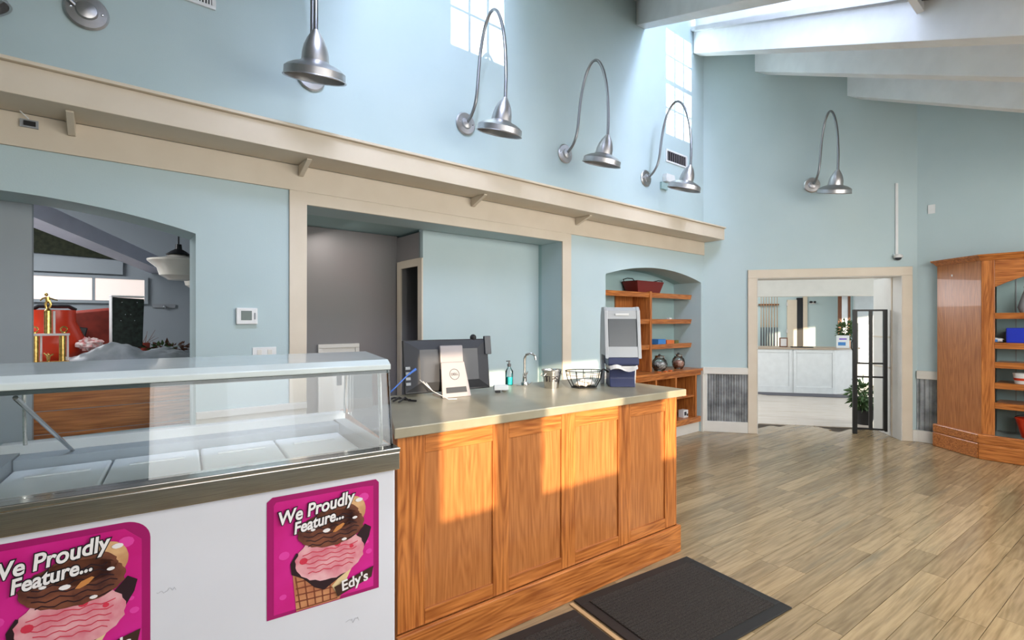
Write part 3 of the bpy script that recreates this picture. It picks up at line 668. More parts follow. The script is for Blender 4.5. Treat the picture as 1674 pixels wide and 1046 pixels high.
# posters ------------------------------------------------------
def poster(x0,x1,z0,z1,label,clip):
    p=thing('poster',label,'poster','P',(x0,.0088,z0))
    w_,h_=x1-x0,z1-z0
    def lay(i): return -.0006*(i+1)
    def poly(pts,name,m,i,parent=p):
        return MB().prism([(a*w_,b*h_) for a,b in pts],'y',lay(i),lay(i)+.0005).build(name,m,parent)
    base={'both':[(0,0),(1,0),(1,.97),(.97,1),(.045,1),(0,.965)],'round':[(0,0),(1,0)]+[(1-.16*(1-math.cos(t*math.pi/16)),.86+.14*math.sin(t*math.pi/16)) for t in range(0,9)]+[(.045,1),(0,.965)]}[clip]
    poly(base,'sheet',MAGD,0)
    poly([(.055,.03),(.945,.03),(.945,.86 if clip=='round' else .945),(.84,.955),(.075,.955),(.055,.93)],'magenta_field',MAG,1)
    for (a,b,r) in ((.85,.86,.05),(.8,.80,.03),(.14,.5,.045),(.9,.36,.03),(.13,.16,.03),(.88,.45,.02)):
        poly([(a+r*math.cos(k*.628),b+r*.75*math.sin(k*.628)) for k in range(10)],'bokeh_spot',mat('light_magenta_spot',(.70,.05,.36),.4),2)
    # cone
    cone=[(.25,0.0),(.60,0.0),(.86,.43),(.19,.40)]
    poly([(.24,.01),(.62,.01),(.70,.20),(.87,.52),(.78,.42),(.48,.18),(.30,.33),(.20,.42)],'waffle_cone',CONE,3)
    for k in range(6):
        a=.03+k*.055; poly([(.235,a),(.60-k*.01,a-.018+.0),(.60-k*.01,a-.006),(.235,a+.012)] if k else [(.24,.02),(.6,.02),(.6,.03),(.24,.03)],'waffle_groove',CONED,4)
    for k in range(5):
        a=.27+k*.065; poly([(a,.02),(a+.012,.02),(a-.03+.01*k,.30-.035*k),(a-.042+.01*k,.30-.035*k)],'waffle_groove',CONED,4)
    poly([(.55,.14),(.60,.05),(.68,.16),(.87,.50),(.85,.54),(.72,.30)],'wafer_edge',CREAMP,5)
    poly([(.19,.42),(.20,.33),(.30,.27),(.40,.17),(.48,.13),(.56,.17),(.70,.24),(.80,.33),(.90,.50),(.92,.58),(.86,.62),(.75,.5),(.3,.46),(.24,.50)],'chocolate_rim',DKCH,6)
    def ball(cx,cy,rx,ry,m,name,i,wob,n=40,seed=0):
        return poly([(cx+rx*math.cos(2*math.pi*k/n)*(1+wob*math.sin(k*2.7+seed)),cy+ry*math.sin(2*math.pi*k/n)*(1+wob*math.sin(k*3.9+seed))) for k in range(n)],name,m,i)
    ball(.54,.41,.31,.20,PINK,'pink_scoop',7,.03)
    for (a,b,r) in ((.30,.42,.035),(.60,.50,.03),(.73,.45,.02)): ball(a,b,r,r*.8,CHERRY,'cherry_piece',8,0,10)
    ball(.74,.76,.125,.13,VAN,'caramel_scoop',8,.01)
    ball(.55,.65,.30,.155,CHOC,'chocolate_scoop',9,.03)
    ball(.60,.74,.20,.11,CHOC,'chocolate_scoop',9,.03,seed=2)
    # swirl strokes on both scoops
    for k in range(6):
        z=.54+k*.042; L2=.25-.02*abs(k-2)
        poly([(.55-L2+j*L2*2/12, z+.012*math.sin(j*1.7+k)) for j in range(13)]+[(.55-L2+j*L2*2/12, z+.012*math.sin(j*1.7+k)-.008) for j in range(12,-1,-1)],'swirl_line',DKCH,11)
    for k in range(5):
        z=.31+k*.042; L2=.20+.012*k
        poly([(.54-L2+j*L2*2/12, z+.010*math.sin(j*1.9+k)) for j in range(13)]+[(.54-L2+j*L2*2/12, z+.010*math.sin(j*1.9+k)-.006) for j in range(12,-1,-1)],'swirl_line',CHERRY,11)
    for (a,b,r) in ((.38,.67,.018),(.50,.64,.028),(.76,.70,.02),(.80,.85,.03),(.66,.53,.02)): ball(a,b,r*1.2,r*.6,INKW,'marshmallow_piece',12,.05,10)
    poly([(.555,.615),(.59,.655),(.65,.675),(.665,.665),(.63,.63),(.58,.61)],'almond',NUT,12)
    # lettering
    rt=(R(90),0,0)
    def line(s,sz,cx,cy,rot,sxv=1):
        m3=Matrix.Rotation(-rot,3,'Y')@Matrix.Rotation(R(90),3,'X')
        e_=m3.to_euler()
        text('lettering_outline',s,sz,INKB,p,(cx*w_,lay(14),cy*h_),e_,.25,.0002,.0042,sx=sxv)
        text('lettering',s,sz,INKW,p,(cx*w_,lay(16),cy*h_),e_,.25,.0002,.0014,sx=sxv)
    line('We Proudly',.150*h_,.41,.85,R(7),.84)
    line('Feature...',.135*h_,.43,.735,R(7),.82)
    poly([(.57,.13),(.94,.225),(.92,.13),(.60,.04)],'brand_tab',INKBR,13)
    m3=(Matrix.Rotation(-R(9),3,'Y')@Matrix.Rotation(R(90),3,'X')).to_euler()
    text('brand_lettering',"Edy's",.125*h_,INKW,p,(.755*w_,lay(15),.135*h_),m3,.1,.0002,.001,sx=.95)
    return p
a=on('P',436,815,.01); b=on('P',619,780,.01); c_=on('P',440,1014,.01)
poster(a[0],b[0],c_[1],a[1],'magenta ice cream poster on the right half of the freezer front','both')
wp=(b[0]-a[0]); hp_=a[1]-c_[1]
b2=on('P',246,870,.01); zt2=on('P',100,872,.01)[1]
poster(b2[0]-wp*1.0,b2[0],zt2-hp_,zt2,'magenta ice cream poster at the left of the freezer front, cut by the picture edge','round')
sc1=on('P',575,1015,.008)
rd=random.Random(5)
m_=MB(); pts=[(sc1[0]-.02+i*.004,.0085,sc1[1]+rd.uniform(-.008,.008)) for i in range(12)]; m_.tube(pts,.0005,4).build('pencil_scribble',PENC,fz)
m_=MB(); s2=on('P',272,965,.008); pts=[(s2[0]-.022+i*.004,.0085,s2[1]+rd.uniform(-.006,.006)) for i in range(12)]; m_.tube(pts,.0005,4).build('pencil_scribble',PENC,fz)
# ------------------------------------------------------------------ gooseneck lamps
def gooseneck(f,x,z,label,sc_=1):
    g=thing('wall_lamp',label,'lamp',f,(x,0,z),0,None)
    m90=Matrix.Rotation(R(90),4,'X')
    MB().lathe([(.092,0.001),(.098,.012),(.088,.022),(.050,.026),(.044,.040),(.022,.048),(.0001,.05)],seg=28,mtx=m90).build('wall_plate',NICKEL,g,smooth=True)
    pts=[(.03,0),(.10,.045),(.155,.12),(.185,.22),(.205,.36),(.235,.53),(.285,.68),(.345,.77),(.40,.795),(.455,.765),(.505,.68),(.545,.55),(.567,.40),(.575,.22),(.572,.10),(.567,.02)]
    P3=[Vector((0,-a,b)) for a,b in pts]; q=[]
    for i in range(len(P3)-1):
        p0,p1,p2,p3=P3[max(i-1,0)],P3[i],P3[i+1],P3[min(i+2,len(P3)-1)]
        for k in range(4):
            t=k/4; q.append(.5*((2*p1)+(p2-p0)*t+(2*p0-5*p1+4*p2-p3)*t*t+(3*p1-p0-3*p2+p3)*t**3))
    q.append(P3[-1])
    MB().tube(q,.0135,10).build('arm',mat('backlit_arm_metal',(.30,.30,.31),.32,1),g,smooth=True)  # arm metal darkened in colour for its look against the bright wall
    for k in (-1,1): MB().blob((k*.066,-.024,0),(.007,.005,.007),8).build('screw',CHROME,g)
    mt_=Matrix.Translation((0,-.567,.03))@Matrix.Rotation(R(17),4,'X')
    prof=[(.0001,.005),(.018,.003),(.026,-.012),(.048,-.045),(.066,-.085),(.076,-.125),(.080,-.170),(.088,-.178),(.125,-.190),(.160,-.208),(.176,-.222),(.179,-.262),(.186,-.268),(.184,-.272),(.174,-.268),(.172,-.226),(.155,-.212),(.08,-.185),(.0001,-.18)]
    MB().lathe(prof,seg=40,mtx=mt_).build('lamp_shade',NICKEL,g,smooth=True)
    MB().blob(mt_@Vector((0,0,-.215)),(.035,.035,.03),12).build('bulb',MILK,g,smooth=True)
    return g
lm=[(142,24,'gooseneck barn lamp nearest the camera, its wall plate at the top left corner'),(508,127,'gooseneck barn lamp with its wide shade beside the ceiling vent, second along the ledge'),
    (760,203,'gooseneck barn lamp arching in front of the left sunlit window patch, third along the ledge'),(923,248,'gooseneck barn lamp fourth along the ledge, between the two sunlit patches'),
    (1055,290,'gooseneck barn lamp at the far end of the ledge beside the wall grille')]
g0=None
for px_,py_,lb in lm:
    x,z=on('M',px_,py_)
    ra={142:-66,508:-14,1055:5}.get(px_,0)
    q_=None
    if g0 is None: g0=gooseneck('M',x,3.21,lb); g0['group']='gooseneck wall lamps'; g0.matrix_world=FR['M']@Matrix.Translation((x,0,3.20))@Matrix.Rotation(R(ra),4,'Z')
    else: q_=dup(g0,FR['M']@Matrix.Translation((x,0,3.215))@Matrix.Rotation(R(ra),4,'Z'),lb,'gooseneck wall lamps')
    for ch_ in (q_ or g0).children:      # the plate and its screws stay flat on the wall when the arm is swung
        if ch_.name.startswith(('wall_plate','screw')): ch_.rotation_euler=(0,0,R(-ra))
x,z=on('D',1327,303)
q_=dup(g0,FR['D']@Matrix.Translation((x,0,3.275))@Matrix.Rotation(R(10),4,'Z'),'gooseneck barn lamp alone on the wall above the doorway','gooseneck wall lamps')
for ch_ in q_.children:
    if ch_.name.startswith(('wall_plate','screw')): ch_.rotation_euler=(0,0,R(-10))
# ------------------------------------------------------------------ wall fittings
def vent(px0,py0,px1,py1,f,label,n,m=WPLAS,bars=GREYP,name='air_vent'):
    xa,z1=on(f,px0,py0); xb,z0=on(f,px1,py1)
    v=thing(name,label,'vent',f,(xa,0,z0)); w_=xb-xa; h_=z1-z0
    MB().box(0,w_,-.015,-.001,0,.02).box(0,w_,-.015,-.001,h_-.02,h_).box(0,.02,-.015,-.001,.02,h_-.02).box(w_-.02,w_,-.015,-.001,.02,h_-.02).build('frame',m,v,bevel=.002)
    B(.02,w_-.02,-.004,-.001,.02,h_-.02).build('backing',BLACK if bars is not GREYP else DGREY,v)
    for k in range(n):
        a=.02+(w_-.04)*(k+.5)/n; B(a-.004,a+.004,-.013,-.005,.021,h_-.021).build('slat',bars,v)
    return v
vent(268,-62,352,18,'M','white air vent high on the wall above the ledge, cut by the top edge',14,WPLAS,WPLAS)
xa,z1=on('M',1088,242); 
v=vent(1088,243,1122,276,'M','grey mesh return air grille beside the last lamp over the ledge',9,WPLAS,mat('taupe_metal',(.26,.23,.24),.5,.3),'wall_grille')
x,z=on('M',1090,293)
e=thing('emergency_light','white twin-head emergency light under the wall grille','emergency light','M',(x,0,z))
MB().prism([(-.10,0),(-.085,.05),(.085,.05),(.10,0),(.09,-.05),(-.09,-.05)],'y',-.06,-.001).build('housing',WPLAS,e,bevel=.006)
B(-.15,-.02,-.03,-.001,-.145,-.06).build('battery_box',mat('pale_aqua_box',(.33,.47,.46),.6),e,bevel=.003)
x0,z1=on('M',385,503); x1_,z0=on('M',420,530)
e=thing('thermostat','white wall thermostat with a grey screen between the arch and the wide opening','thermostat','M',(x0,0,z0)); w_,h_=x1_-x0,z1-z0
B(0,w_,-.025,-.001,0,h_).build('casing',WPLAS,e,bevel=.006); B(w_*.22,w_*.72,-.0265,-.0251,h_*.25,h_*.82).build('screen',SCREEN,e); B(w_*.82,w_*.90,-.028,-.0251,h_*.3,h_*.7).build('button',GREYP,e)
def outlet(px0,py0,px1,py1,label):
    x0,z1=on('M',px0,py0,-.01); x1_,z0=on('M',px1,py1,-.01); e=thing('outlet_plate',label,'outlet','M',(x0,-.0,z0)); w_,h_=x1_-x0,z1-z0
    B(0,w_,-.008,-.001,0,h_).build('plate',WPLAS,e,bevel=.002)
    for k in (.28,.72): B(w_*k-.014,w_*k+.014,-.011,-.0081,h_*.2,h_*.8).build('socket',OFFW,e,bevel=.002)
outlet(413,568,452,586,'white outlet plate below the thermostat, just above the freezer canopy')
x,z=on('R',1523,342)
e=tag(B(-.035,.035,-.01,-.001,-.055,.055).build('blank_plate',WPLAS,None,'R',bevel=.003,loc=(x,0,z)),'small white blank plate on the wall above the oak bookcase','plate')
x,z=on('D',1465,422); zt=on('D',1463,300)[1]
e=thing('security_camera','white dome camera at the foot of a thin conduit above the doorway','camera','D',(x,0,z))
MB().lathe([(.045,0),(.05,.02),(.04,.04)],(0,-.05,0),16).build('housing',WPLAS,e,smooth=True); MB().blob((0,-.05,-.0),(.036,.036,.034),12).build('dome',DGREY,e,smooth=True); B(-.03,.03,-.02,-.001,.0,.05).build('bracket',WPLAS,e)
B(-.014,.014,-.02,-.001,.051,zt-z).build('conduit',WPLAS,e)
x,z=on('M',48,203,-.02)
e=thing('wall_jack','black data jack with a white cable on the cream board under the ledge','jack','M',(x,-.019,z))
B(-.035,.035,-.012,0,-.02,.02).build('plate',GREYP,e); B(-.02,.025,-.018,-.0121,-.012,.012).build('socket',BLACK,e)
MB().tube([(0,-.02,.02),(-.03,-.03,.05),(-.055,-.04,.085),(-.04,-.06,.12),(-.01,-.07,.11),(0,-.08,.10)],.003,6).build('cable',WPLAS,e)
MB().tube([(0,-.08,.14),(.004,-.085,.085)],.012,8).build('sensor',WPLAS,e)
# ------------------------------------------------------------------ right bookcase
bk=thing('bookcase','tall honey oak bookcase with arched front and clipped corner at the right edge','bookcase','R',(0,0,0))
# plinth profile points in frame R
A0=(.17,-.13); A1=(.625,-.494); A2=(2.6,-.494)
def off(p,d): return p
B_H=.17
MB().prism([A0,A1,(A1[0],-.30),(.24,-.06)],'z',0,B_H).build('plinth',OAKX,bk,bevel=.01)
MB().prism([A1,(2.7,-.494),(2.7,-.30),(A1[0],-.30)],'z',0,B_H).build('plinth',OAKX,bk,bevel=.01)
zc0=2.13
S0=(.215,-.12); S1=(.645,-.462)
zt=on('R',1605,426,-.46)[1]
MB().prism([S0,S1,(S1[0]+.0,S1[1]+.03),(S0[0]+.02,S0[1]+.02)],'z',B_H+.001,2.16).build('side_panel',OAKP,bk)
MB().prism([A0,A1,(2.7,-.494),(2.7,-.452),(.66,-.452),(.22,-.10)],'z',B_H+.0005,B_H+.10).build('base_board',OAKX,bk,bevel=.012)
xs1=on('R',1626,600,-.463)[0]
B(S1[0]+.001,xs1,-.463,-.43,B_H+.101,2.159).build('stile',OAK,bk,bevel=.003)
XE=2.2
ar=arc(xs1+.001,XE,on('R',1700,440,-.463)[1]+.03,on('R',1627,469,-.463)[1],18)
MB().prism(ar+[(XE,2.159),(xs1+.001,2.159)],'y',-.463,-.43).build('arched_header',OAKX,bk,bevel=.002)
B(XE+.001,XE+.15,-.463,-.43,B_H+.101,2.159).build('stile',OAK,bk)
zl=[on('R',1640,p,-.463)[1] for p in (512,561,593,627,660)]
for z in zl:
    s=B(xs1+.001,XE,-.428,-.062,z-.03,z).build('shelf',OAKX,bk); MB().prism([(-.475,z+.004),(-.4285,z+.004),(-.4285,z-.06),(-.458,z-.06)],'x',xs1+.001,XE).build('shelf_edge',OAKX,s)
B(xs1-.03,XE+.03,-.06,-.045,B_H+.101,2.15).build('back_panel',AQUA_SHADE,bk)
for k in range(8): B(xs1+.12+k*.2,xs1+.128+k*.2,-.064,-.0605,B_H+.101,2.10).build('batten',GREYP,bk)
cr=[((.13,-.10),(.61,-.56),2.165,2.185,.055),]
def crown(z0,z1,e0,e1):
    vs=[]
    for z,e in ((z0,e0),(z1,e1)):
        vs+=[(S0[0]-e*.9,S0[1]-e*.35,z),(S1[0]-e*.25,S1[1]-e,z),(2.7,S1[1]-e,z),(2.7,-.01,z),(S0[0]-e*.9,-.01,z)]
    n=5
    return MB().add(vs,[tuple(range(n))[::-1],tuple(range(n,2*n))]+[(i,(i+1)%n,n+(i+1)%n,n+i) for i in range(n)])
crown(2.16,2.20,.01,.045).build('crown_moulding',OAKX,bk); crown(2.2005,2.222,.06,.072).build('crown_cap',OAKX,bk,bevel=.003)
def rs(px,z,y=-.30): return on('R',px,600,y)[0]
x=rs(1664,0,-.40); tag(B(0,.36,0,.2,0,.16).build('storage_bin',BLUEB,None,'R',bevel=.01,loc=(x-.09,-.40,zl[1]+.003)),'cobalt blue plastic bin on the second shelf of the oak bookcase','bin')
x=rs(1640,0,-.40); m_=thing('packet','clear crumpled packet lying left of the blue bin','packet','R',(x-.07,-.38,zl[1]+.008)); MB().blob((0,0,.025),(.07,.05,.025),12,.5,2).build('wrap',WPLAS,m_,smooth=True); B(-.03,.03,-.055,-.045,.005,.03).build('tag',LBLUE,m_)
x=rs(1660,0,-.42); m_=thing('snack_tub','white round tub with a red stripe on the fourth bookcase shelf','tub','R',(x+.06,-.38,zl[3]+.006)); MB().lathe([(.07,0),(.085,.10),(.088,.11),(.0001,.115)],seg=20).build('tub',WPLAS,m_,smooth=True); MB().lathe([(.078,.035),(.0815,.06)],seg=20).build('stripe',RED,m_,smooth=True)
x=rs(1674,0,-.36); m_=thing('red_bucket','red bucket standing on the bottom of the bookcase at the right edge','bucket','R',(x+.06,-.36,B_H+.105)); MB().lathe([(.08,0),(.13,.20),(.135,.20),(.125,.205),(.08,.01)],seg=20).build('pail',RED,m_,smooth=True); MB().tube([(math.cos(t*.35)*.13,0,.2+math.sin(t*.35)*.04) for t in range(10)],.004,6).build('handle',BLACK,m_)
x=rs(1670,0,-.3); m_=thing('dark_vase','dark grey tapered vase on the top shelf of the bookcase','vase','R',(x+.05,-.28,zl[0]+.003)); MB().lathe([(.06,0),(.085,.06),(.05,.19),(.03,.26),(.04,.28)],seg=20).build('body',GREYP,m_,smooth=True)
B(-.006,.006,-.003,-.0005,-.012,.012).build('hook',WPLAS,bk).matrix_world=bk.matrix_world@Matrix.Translation((.37,-.25,2.03))
# ------------------------------------------------------------------ niche contents
def mx(px,y=.25): return on('M',px,500,y)[0]
xa=mx(1031,.25); xb=mx(1075,.25); z0=sh[0]+.001
b=thing('red_basket','dark red metal basket with a black loop handle on top of the niche shelving','basket','M',((xa+xb)/2,.27,z0)); hw=(xb-xa)/2
MB().add([(-hw*.8,-.09,0),(hw*.8,-.09,0),(hw*.8,.09,0),(-hw*.8,.09,0),(-hw,-.12,.15),(hw,-.12,.15),(hw,.12,.15),(-hw,.12,.15),(-hw*.95,-.112,.15),(hw*.95,-.112,.15),(hw*.95,.112,.15),(-hw*.95,.112,.15),(-hw*.76,-.085,.01),(hw*.76,-.085,.01),(hw*.76,.085,.01),(-hw*.76,.085,.01)],
   [(0,3,2,1),(0,1,5,4),(1,2,6,5),(2,3,7,6),(3,0,4,7),(4,5,9,8),(5,6,10,9),(6,7,11,10),(7,4,8,11),(8,9,13,12),(9,10,14,13),(10,11,15,14),(11,8,12,15),(12,13,14,15)]).build('body',REDBK,b,bevel=.004)
for s_ in (-1,1): MB().tube([(s_*hw,-.08,.14),(s_*(hw+.03),-.07,.17),(s_*(hw+.04),0,.18),(s_*(hw+.03),.07,.17),(s_*hw,.08,.14)],.006,6).build('handle',BLKM,b,smooth=True)
z=sh[2]+.001
for i,(px_,m,lb,s_) in enumerate(((1072,LBLUE,'sky blue flat game box on the third niche shelf',(.10,.09,.045)),(1086,ORANGE,'orange packet beside the blue box on the third niche shelf',(.10,.09,.035)),(1099,mat('olive_packet',(.18,.17,.06),.5),'small olive packet at the right of the third niche shelf',(.05,.06,.03)))):
    tag(B(-s_[0],s_[0]*.7,-s_[1],s_[1],0,s_[2]*1.5).build('packet',m,None,'M',bevel=.004,loc=(mx(px_+3,.25),.26,z)),lb,'packet')
tag(B(-.03,.03,-.02,.02,0,.018).build('white_card',WPLAS,None,'M',loc=(mx(1093,.2),.19,sh[1]+.007)),'small white card on the edge of the second niche shelf','card')
for px_,m,lb,r in ((1078,COOKIE,'left round glass jar on the niche counter, filled with black and white treats',.10),(1109,CANDY,'right round glass jar on the niche counter, filled with mixed red sweets',.085)):
    j=thing('glass_jar',lb,'jar','M',(mx(px_,.16),.16,ztop+.001)); 
    MB().lathe([(.0001,0),(r*.62,.0),(r*.95,.05),(r,.09),(r*.85,.135),(r*.62,.155),(r*.62,.165)],seg=20).build('jar_glass',GLASS,j,smooth=True)
    MB().blob((0,0,.062),(r*.86,r*.86,.055),14,.25,r*40).build('contents',m,j,smooth=True)
    MB().lathe([(r*.66,.166),(r*.70,.17),(r*.70,.19),(r*.3,.196),(.0001,.197)],seg=20).build('lid',CHROME,j,smooth=True)
    MB().blob((0,0,.203),(.016,.016,.012),10).build('lid_knob',BLACK,j)
for k,px_ in enumerate((1078,1088,1096)): tag(B(-.02,.02,-.02,.02,0,.01+.004*k).build('wrapped_sweet',ORANGE,None,'M',bevel=.003,loc=(mx(px_+2,-.01),.01,ztop+.0005)),('left','middle','right')[k]+' one of three small orange sweets on the edge of the niche counter','sweet','orange sweets on the niche counter')
z=zb+.075
b=thing('tissue_box','small white and dark boxed item on the bottom cubby shelf of the niche cabinet','box','M',(mx(1117,.1),.1,z)); B(-.055,.055,-.04,.04,0,.10).build('box',WPLAS,b,bevel=.003); B(-.04,.01,-.042,-.0405,.03,.08).build('print',DGREY,b); B(.02,.045,-.042,-.0405,.02,.05).build('print',BLACK,b)
tag(B(-.05,.04,-.03,.03,0,.02).build('orange_packet',ORANGE,None,'M',loc=(mx(1117,.03),.03,zc+.0005)),'small orange packet on the middle cubby shelf of the niche cabinet','packet')
m_=thing('blue_bag','blue cloth bag standing in the niche behind the napkin dispenser','bag','M',(-1.93,.19,ztop+.006)); MB().blob((0,0,.105),(.05,.08,.09),12,.2,4).build('sack',mat('blue_cloth',(.03,.12,.22),.8),m_,smooth=True); MB().tube([(0,-.04,.17),(0,-.03,.21),(0,.03,.21),(0,.04,.17)],.008,6).build('strap',BLACK,m_)
# ------------------------------------------------------------------ things on the service counter
ZC=HT+.0005
# all in one computer
mo=thing('computer','black all-in-one computer seen from behind on its silver stand','computer','C',(.60,.64,ZC),R(-3))
T_=Matrix.Translation((0,0,.022))@Matrix.Rotation(R(-7),4,'X')
def tb(mb): mb.v=[tuple(T_@Vector(v)) for v in mb.v]; return mb
tb(B(-.275,.285,.0,.022,0,.31)).build('display_bezel',BLACK,mo,bevel=.004)
tb(MB().add([(-.27,0,.01),(.28,0,.01),(.28,0,.305),(-.27,0,.305),(-.19,-.035,.06),(.19,-.035,.06),(.19,-.035,.25),(-.19,-.035,.25)],[(0,1,5,4),(1,2,6,5),(2,3,7,6),(3,0,4,7),(4,5,6,7)])).build('rear_cover',mat('charcoal_cover',(.05,.052,.06),.35),mo,smooth=False)
tb(B(-.26,.268,.0225,.024,.02,.29)).build('screen_glass',DGREY,mo)
tb(B(-.070,.080,-.055,-.0355,.13,.27)).build('stand_neck',SILVER,mo,bevel=.006)
st=MB().add([(-.08,-.061,.20),(.07,-.061,.20),(.07,-.050,.20),(-.08,-.050,.20),(-.095,-.115,.0),(.09,-.115,.0),(.09,-.10,.0),(-.095,-.10,.0)],[(0,1,2,3),(4,7,6,5),(0,4,5,1),(1,5,6,2),(2,6,7,3),(3,7,4,0)]).build('stand_plate',SILVER,mo,bevel=.004)
B(-.08,.07,-.098,.06,.0,.006).build('stand_foot',SILVER,mo)
ang=math.atan2(.054,.20)
def onplate(z,o_=.0): return -.061-(.20-z)*.054/.20-o_
MB().add([(-.068,onplate(.058,.002),.058),(.062,onplate(.058,.002),.058),(.064,onplate(.026,.002),.026),(-.070,onplate(.026,.002),.026)],[(0,1,2,3)]).build('cable_slot',BLACK,mo)
rotp=(Matrix.Rotation(-ang,3,'X')@Matrix.Rotation(R(90),3,'X')).to_euler()
text('brand_lettering','DELL',.020,DGREY,mo,(-.004,onplate(.13,.0022),.13),rotp,0,.0003,.0004)
ring=[Vector((-.004+.030*math.cos(k*.2618),onplate(.13+.030*math.sin(k*.2618),.001),.13+.030*math.sin(k*.2618))) for k in range(25)]
MB().tube(ring,.0016,6,False).build('logo_ring',DGREY,mo)
tb(B(.255,.30,-.02,-.0,.21,.325)).build('card_reader',DGREY,mo,bevel=.003); tb(MB().blob((.19,.01,.318),(.022,.018,.022),10)).build('camera_pod',BLACK,mo)
for k in range(4): tb(B(-.27,-.235,-.012,-.003,.05+k*.03,.066+k*.03)).build('port',GREYP,mo)
b=thing('computer_cable','blue network cable draped from the left of the computer','cable','C',(.30,.60,ZC))
MB().tube([(.06,-.01,.17),(.0,-.03,.14),(-.07,-.05,.09),(-.11,-.04,.05),(-.13,.0,.01)],[.008,.004,.004,.004,.004],8).build('blue_lead',BLUEC,b,smooth=True)
for k in range(3): 
    MB().tube([(.08+.02*k,-.02,.11-.01*k),(.13,-.08,.05),(.19,-.14-.01*k,.008),(.24,-.16,.006)],.0016,6).build('white_lead',WPLAS,b,smooth=True)
for k in range(3): tag(MB().tube([(0,0,.01),(.04,.01,.018+.006*k),(.07,.03,.01),(.10,-.005,.008)],.006,6).build('power_lead',BLACK,None,'C',smooth=True,loc=(.20+.01*k,.60-.05*k,ZC)),('rearmost','middle','frontmost')[k]+' of three black power leads left of the computer','cable','black leads by the computer')
b=thing('card_machine','small white card machine with a black keypad side on the counter','card reader','C',(.905,.535,ZC),R(-25)); B(-.045,.045,-.02,.02,.015,.045).build('body',WPLAS,b,bevel=.004); MB().blob((.02,0,.01),(.016,.014,.0095),10).build('foot',CHROME,b); B(-.035,-.005,-.012,.012,0,.0149).build('foot',BLACK,b)
b=thing('soap_bottle','clear pump bottle half full of teal soap by the tap','bottle','C',(1.16,.80,ZC))
MB().lathe([(.0001,0),(.025,0),(.027,.008),(.027,.095),(.012,.118),(.011,.125)],seg=16).build('bottle_body',GLASS,b,smooth=True); MB().lathe([(.0001,.001),(.0245,.002),(.0255,.055),(.0001,.056)],seg=16).build('soap',TEALW,b,smooth=True)
MB().lathe([(.012,.1255),(.014,.145),(.006,.147),(.005,.16)],seg=12).build('pump',DGREY,b,smooth=True); B(-.022,.006,-.005,.005,.1605,.168).build('nozzle',DGREY,b)
b=thing('tap','chrome swan neck tap with two lever handles at the back of the counter','tap','C',(1.275,.775,ZC),R(40))
MB().lathe([(.028,0),(.026,.012),(.016,.02),(.014,.07)],seg=16).build('base',CHROME,b,smooth=True)
MB().tube([(0,0,.07),(0,0,.18),(-.004,-.012,.205),(-.004,-.045,.215),(-.004,-.075,.20),(-.004,-.08,.17)],.009,10).build('spout',CHROME,b,smooth=True)
for s_ in (-1,1): MB().tube([(0,0,.04),(s_*.03,0,.055),(s_*.055,-.01,.08)],[.009,.006,.004],8).build('lever',CHROME,b,smooth=True)
B(-.11,.11,-.035,.035,0,.003).build('deck_plate',CHROME,b,bevel=.001)
b=thing('tip_bucket','small galvanized tip bucket with two side handles','bucket','C',(1.295,.51,ZC))
MB().lathe([(.0001,0),(.047,0),(.066,.115),(.069,.117),(.067,.122),(.062,.118),(.045,.006),(.0001,.006)],seg=28).build('pail',mat('bright_zinc',(.66,.66,.66),.22,1,rgb2=(.45,.45,.46),scale=20),b,smooth=True)
for s_ in (-1,1): MB().tube([(s_*.064,-.02,.10),(s_*.078,-.018,.085),(s_*.078,.018,.085),(s_*.064,.02,.10)],.0025,6).build('handle',NICKEL,b)
for i,ch in enumerate('TIPS'):
    a_=R(-164+i*22)+R(0); 
    r_=.0605; e_=(R(90),0,a_+R(90)); text('lettering',ch,.052,INKB,b,(math.cos(a_)*r_,math.sin(a_)*r_,.062),e_,0,.0004,.0008)
b=thing('wire_basket','black wire basket holding white wrapped packets','basket','C',(1.475,.39,ZC),R(-25))
def ringp(rx,ry,z,n=28): return [(rx*math.cos(2*math.pi*k/n),ry*math.sin(2*math.pi*k/n),z) for k in range(n+1)]
MB().tube(ringp(.125,.095,.112),.0035,6,False).build('top_ring',BLKM,b); MB().tube(ringp(.12,.09,.085),.0018,6,False).build('middle_ring',BLKM,b); MB().tube(ringp(.085,.06,.006),.0035,6,False).build('bottom_ring',BLKM,b)
for k in range(14):
    a_=2*math.pi*k/14; MB().tube([(.125*math.cos(a_),.095*math.sin(a_),.112),(.115*math.cos(a_),.087*math.sin(a_),.06),(.085*math.cos(a_),.06*math.sin(a_),.006),(0,0,.006)],.0018 if k%3 else .003,5).build('wire',BLKM,b)
MB().tube([(.118,0,.112),(.14,0,.12),(.16,-.015,.105),(.165,-.02,.10)],[.004,.005,.007,.007],8).build('handle',BLKM,b)
rd=random.Random(9)
for k in range(9):
    q=tag(MB().blob((0,0,0),(.035,.025,.012),8,.5,k).build('wrapped_packet',PAPER,None,'C',smooth=True,loc=(1.475+rd.uniform(-.045,.045),.39+rd.uniform(-.028,.028),ZC+.022+.007*(k//2))),'white paper packet lying in the black wire basket','packet','white packets in the wire basket')
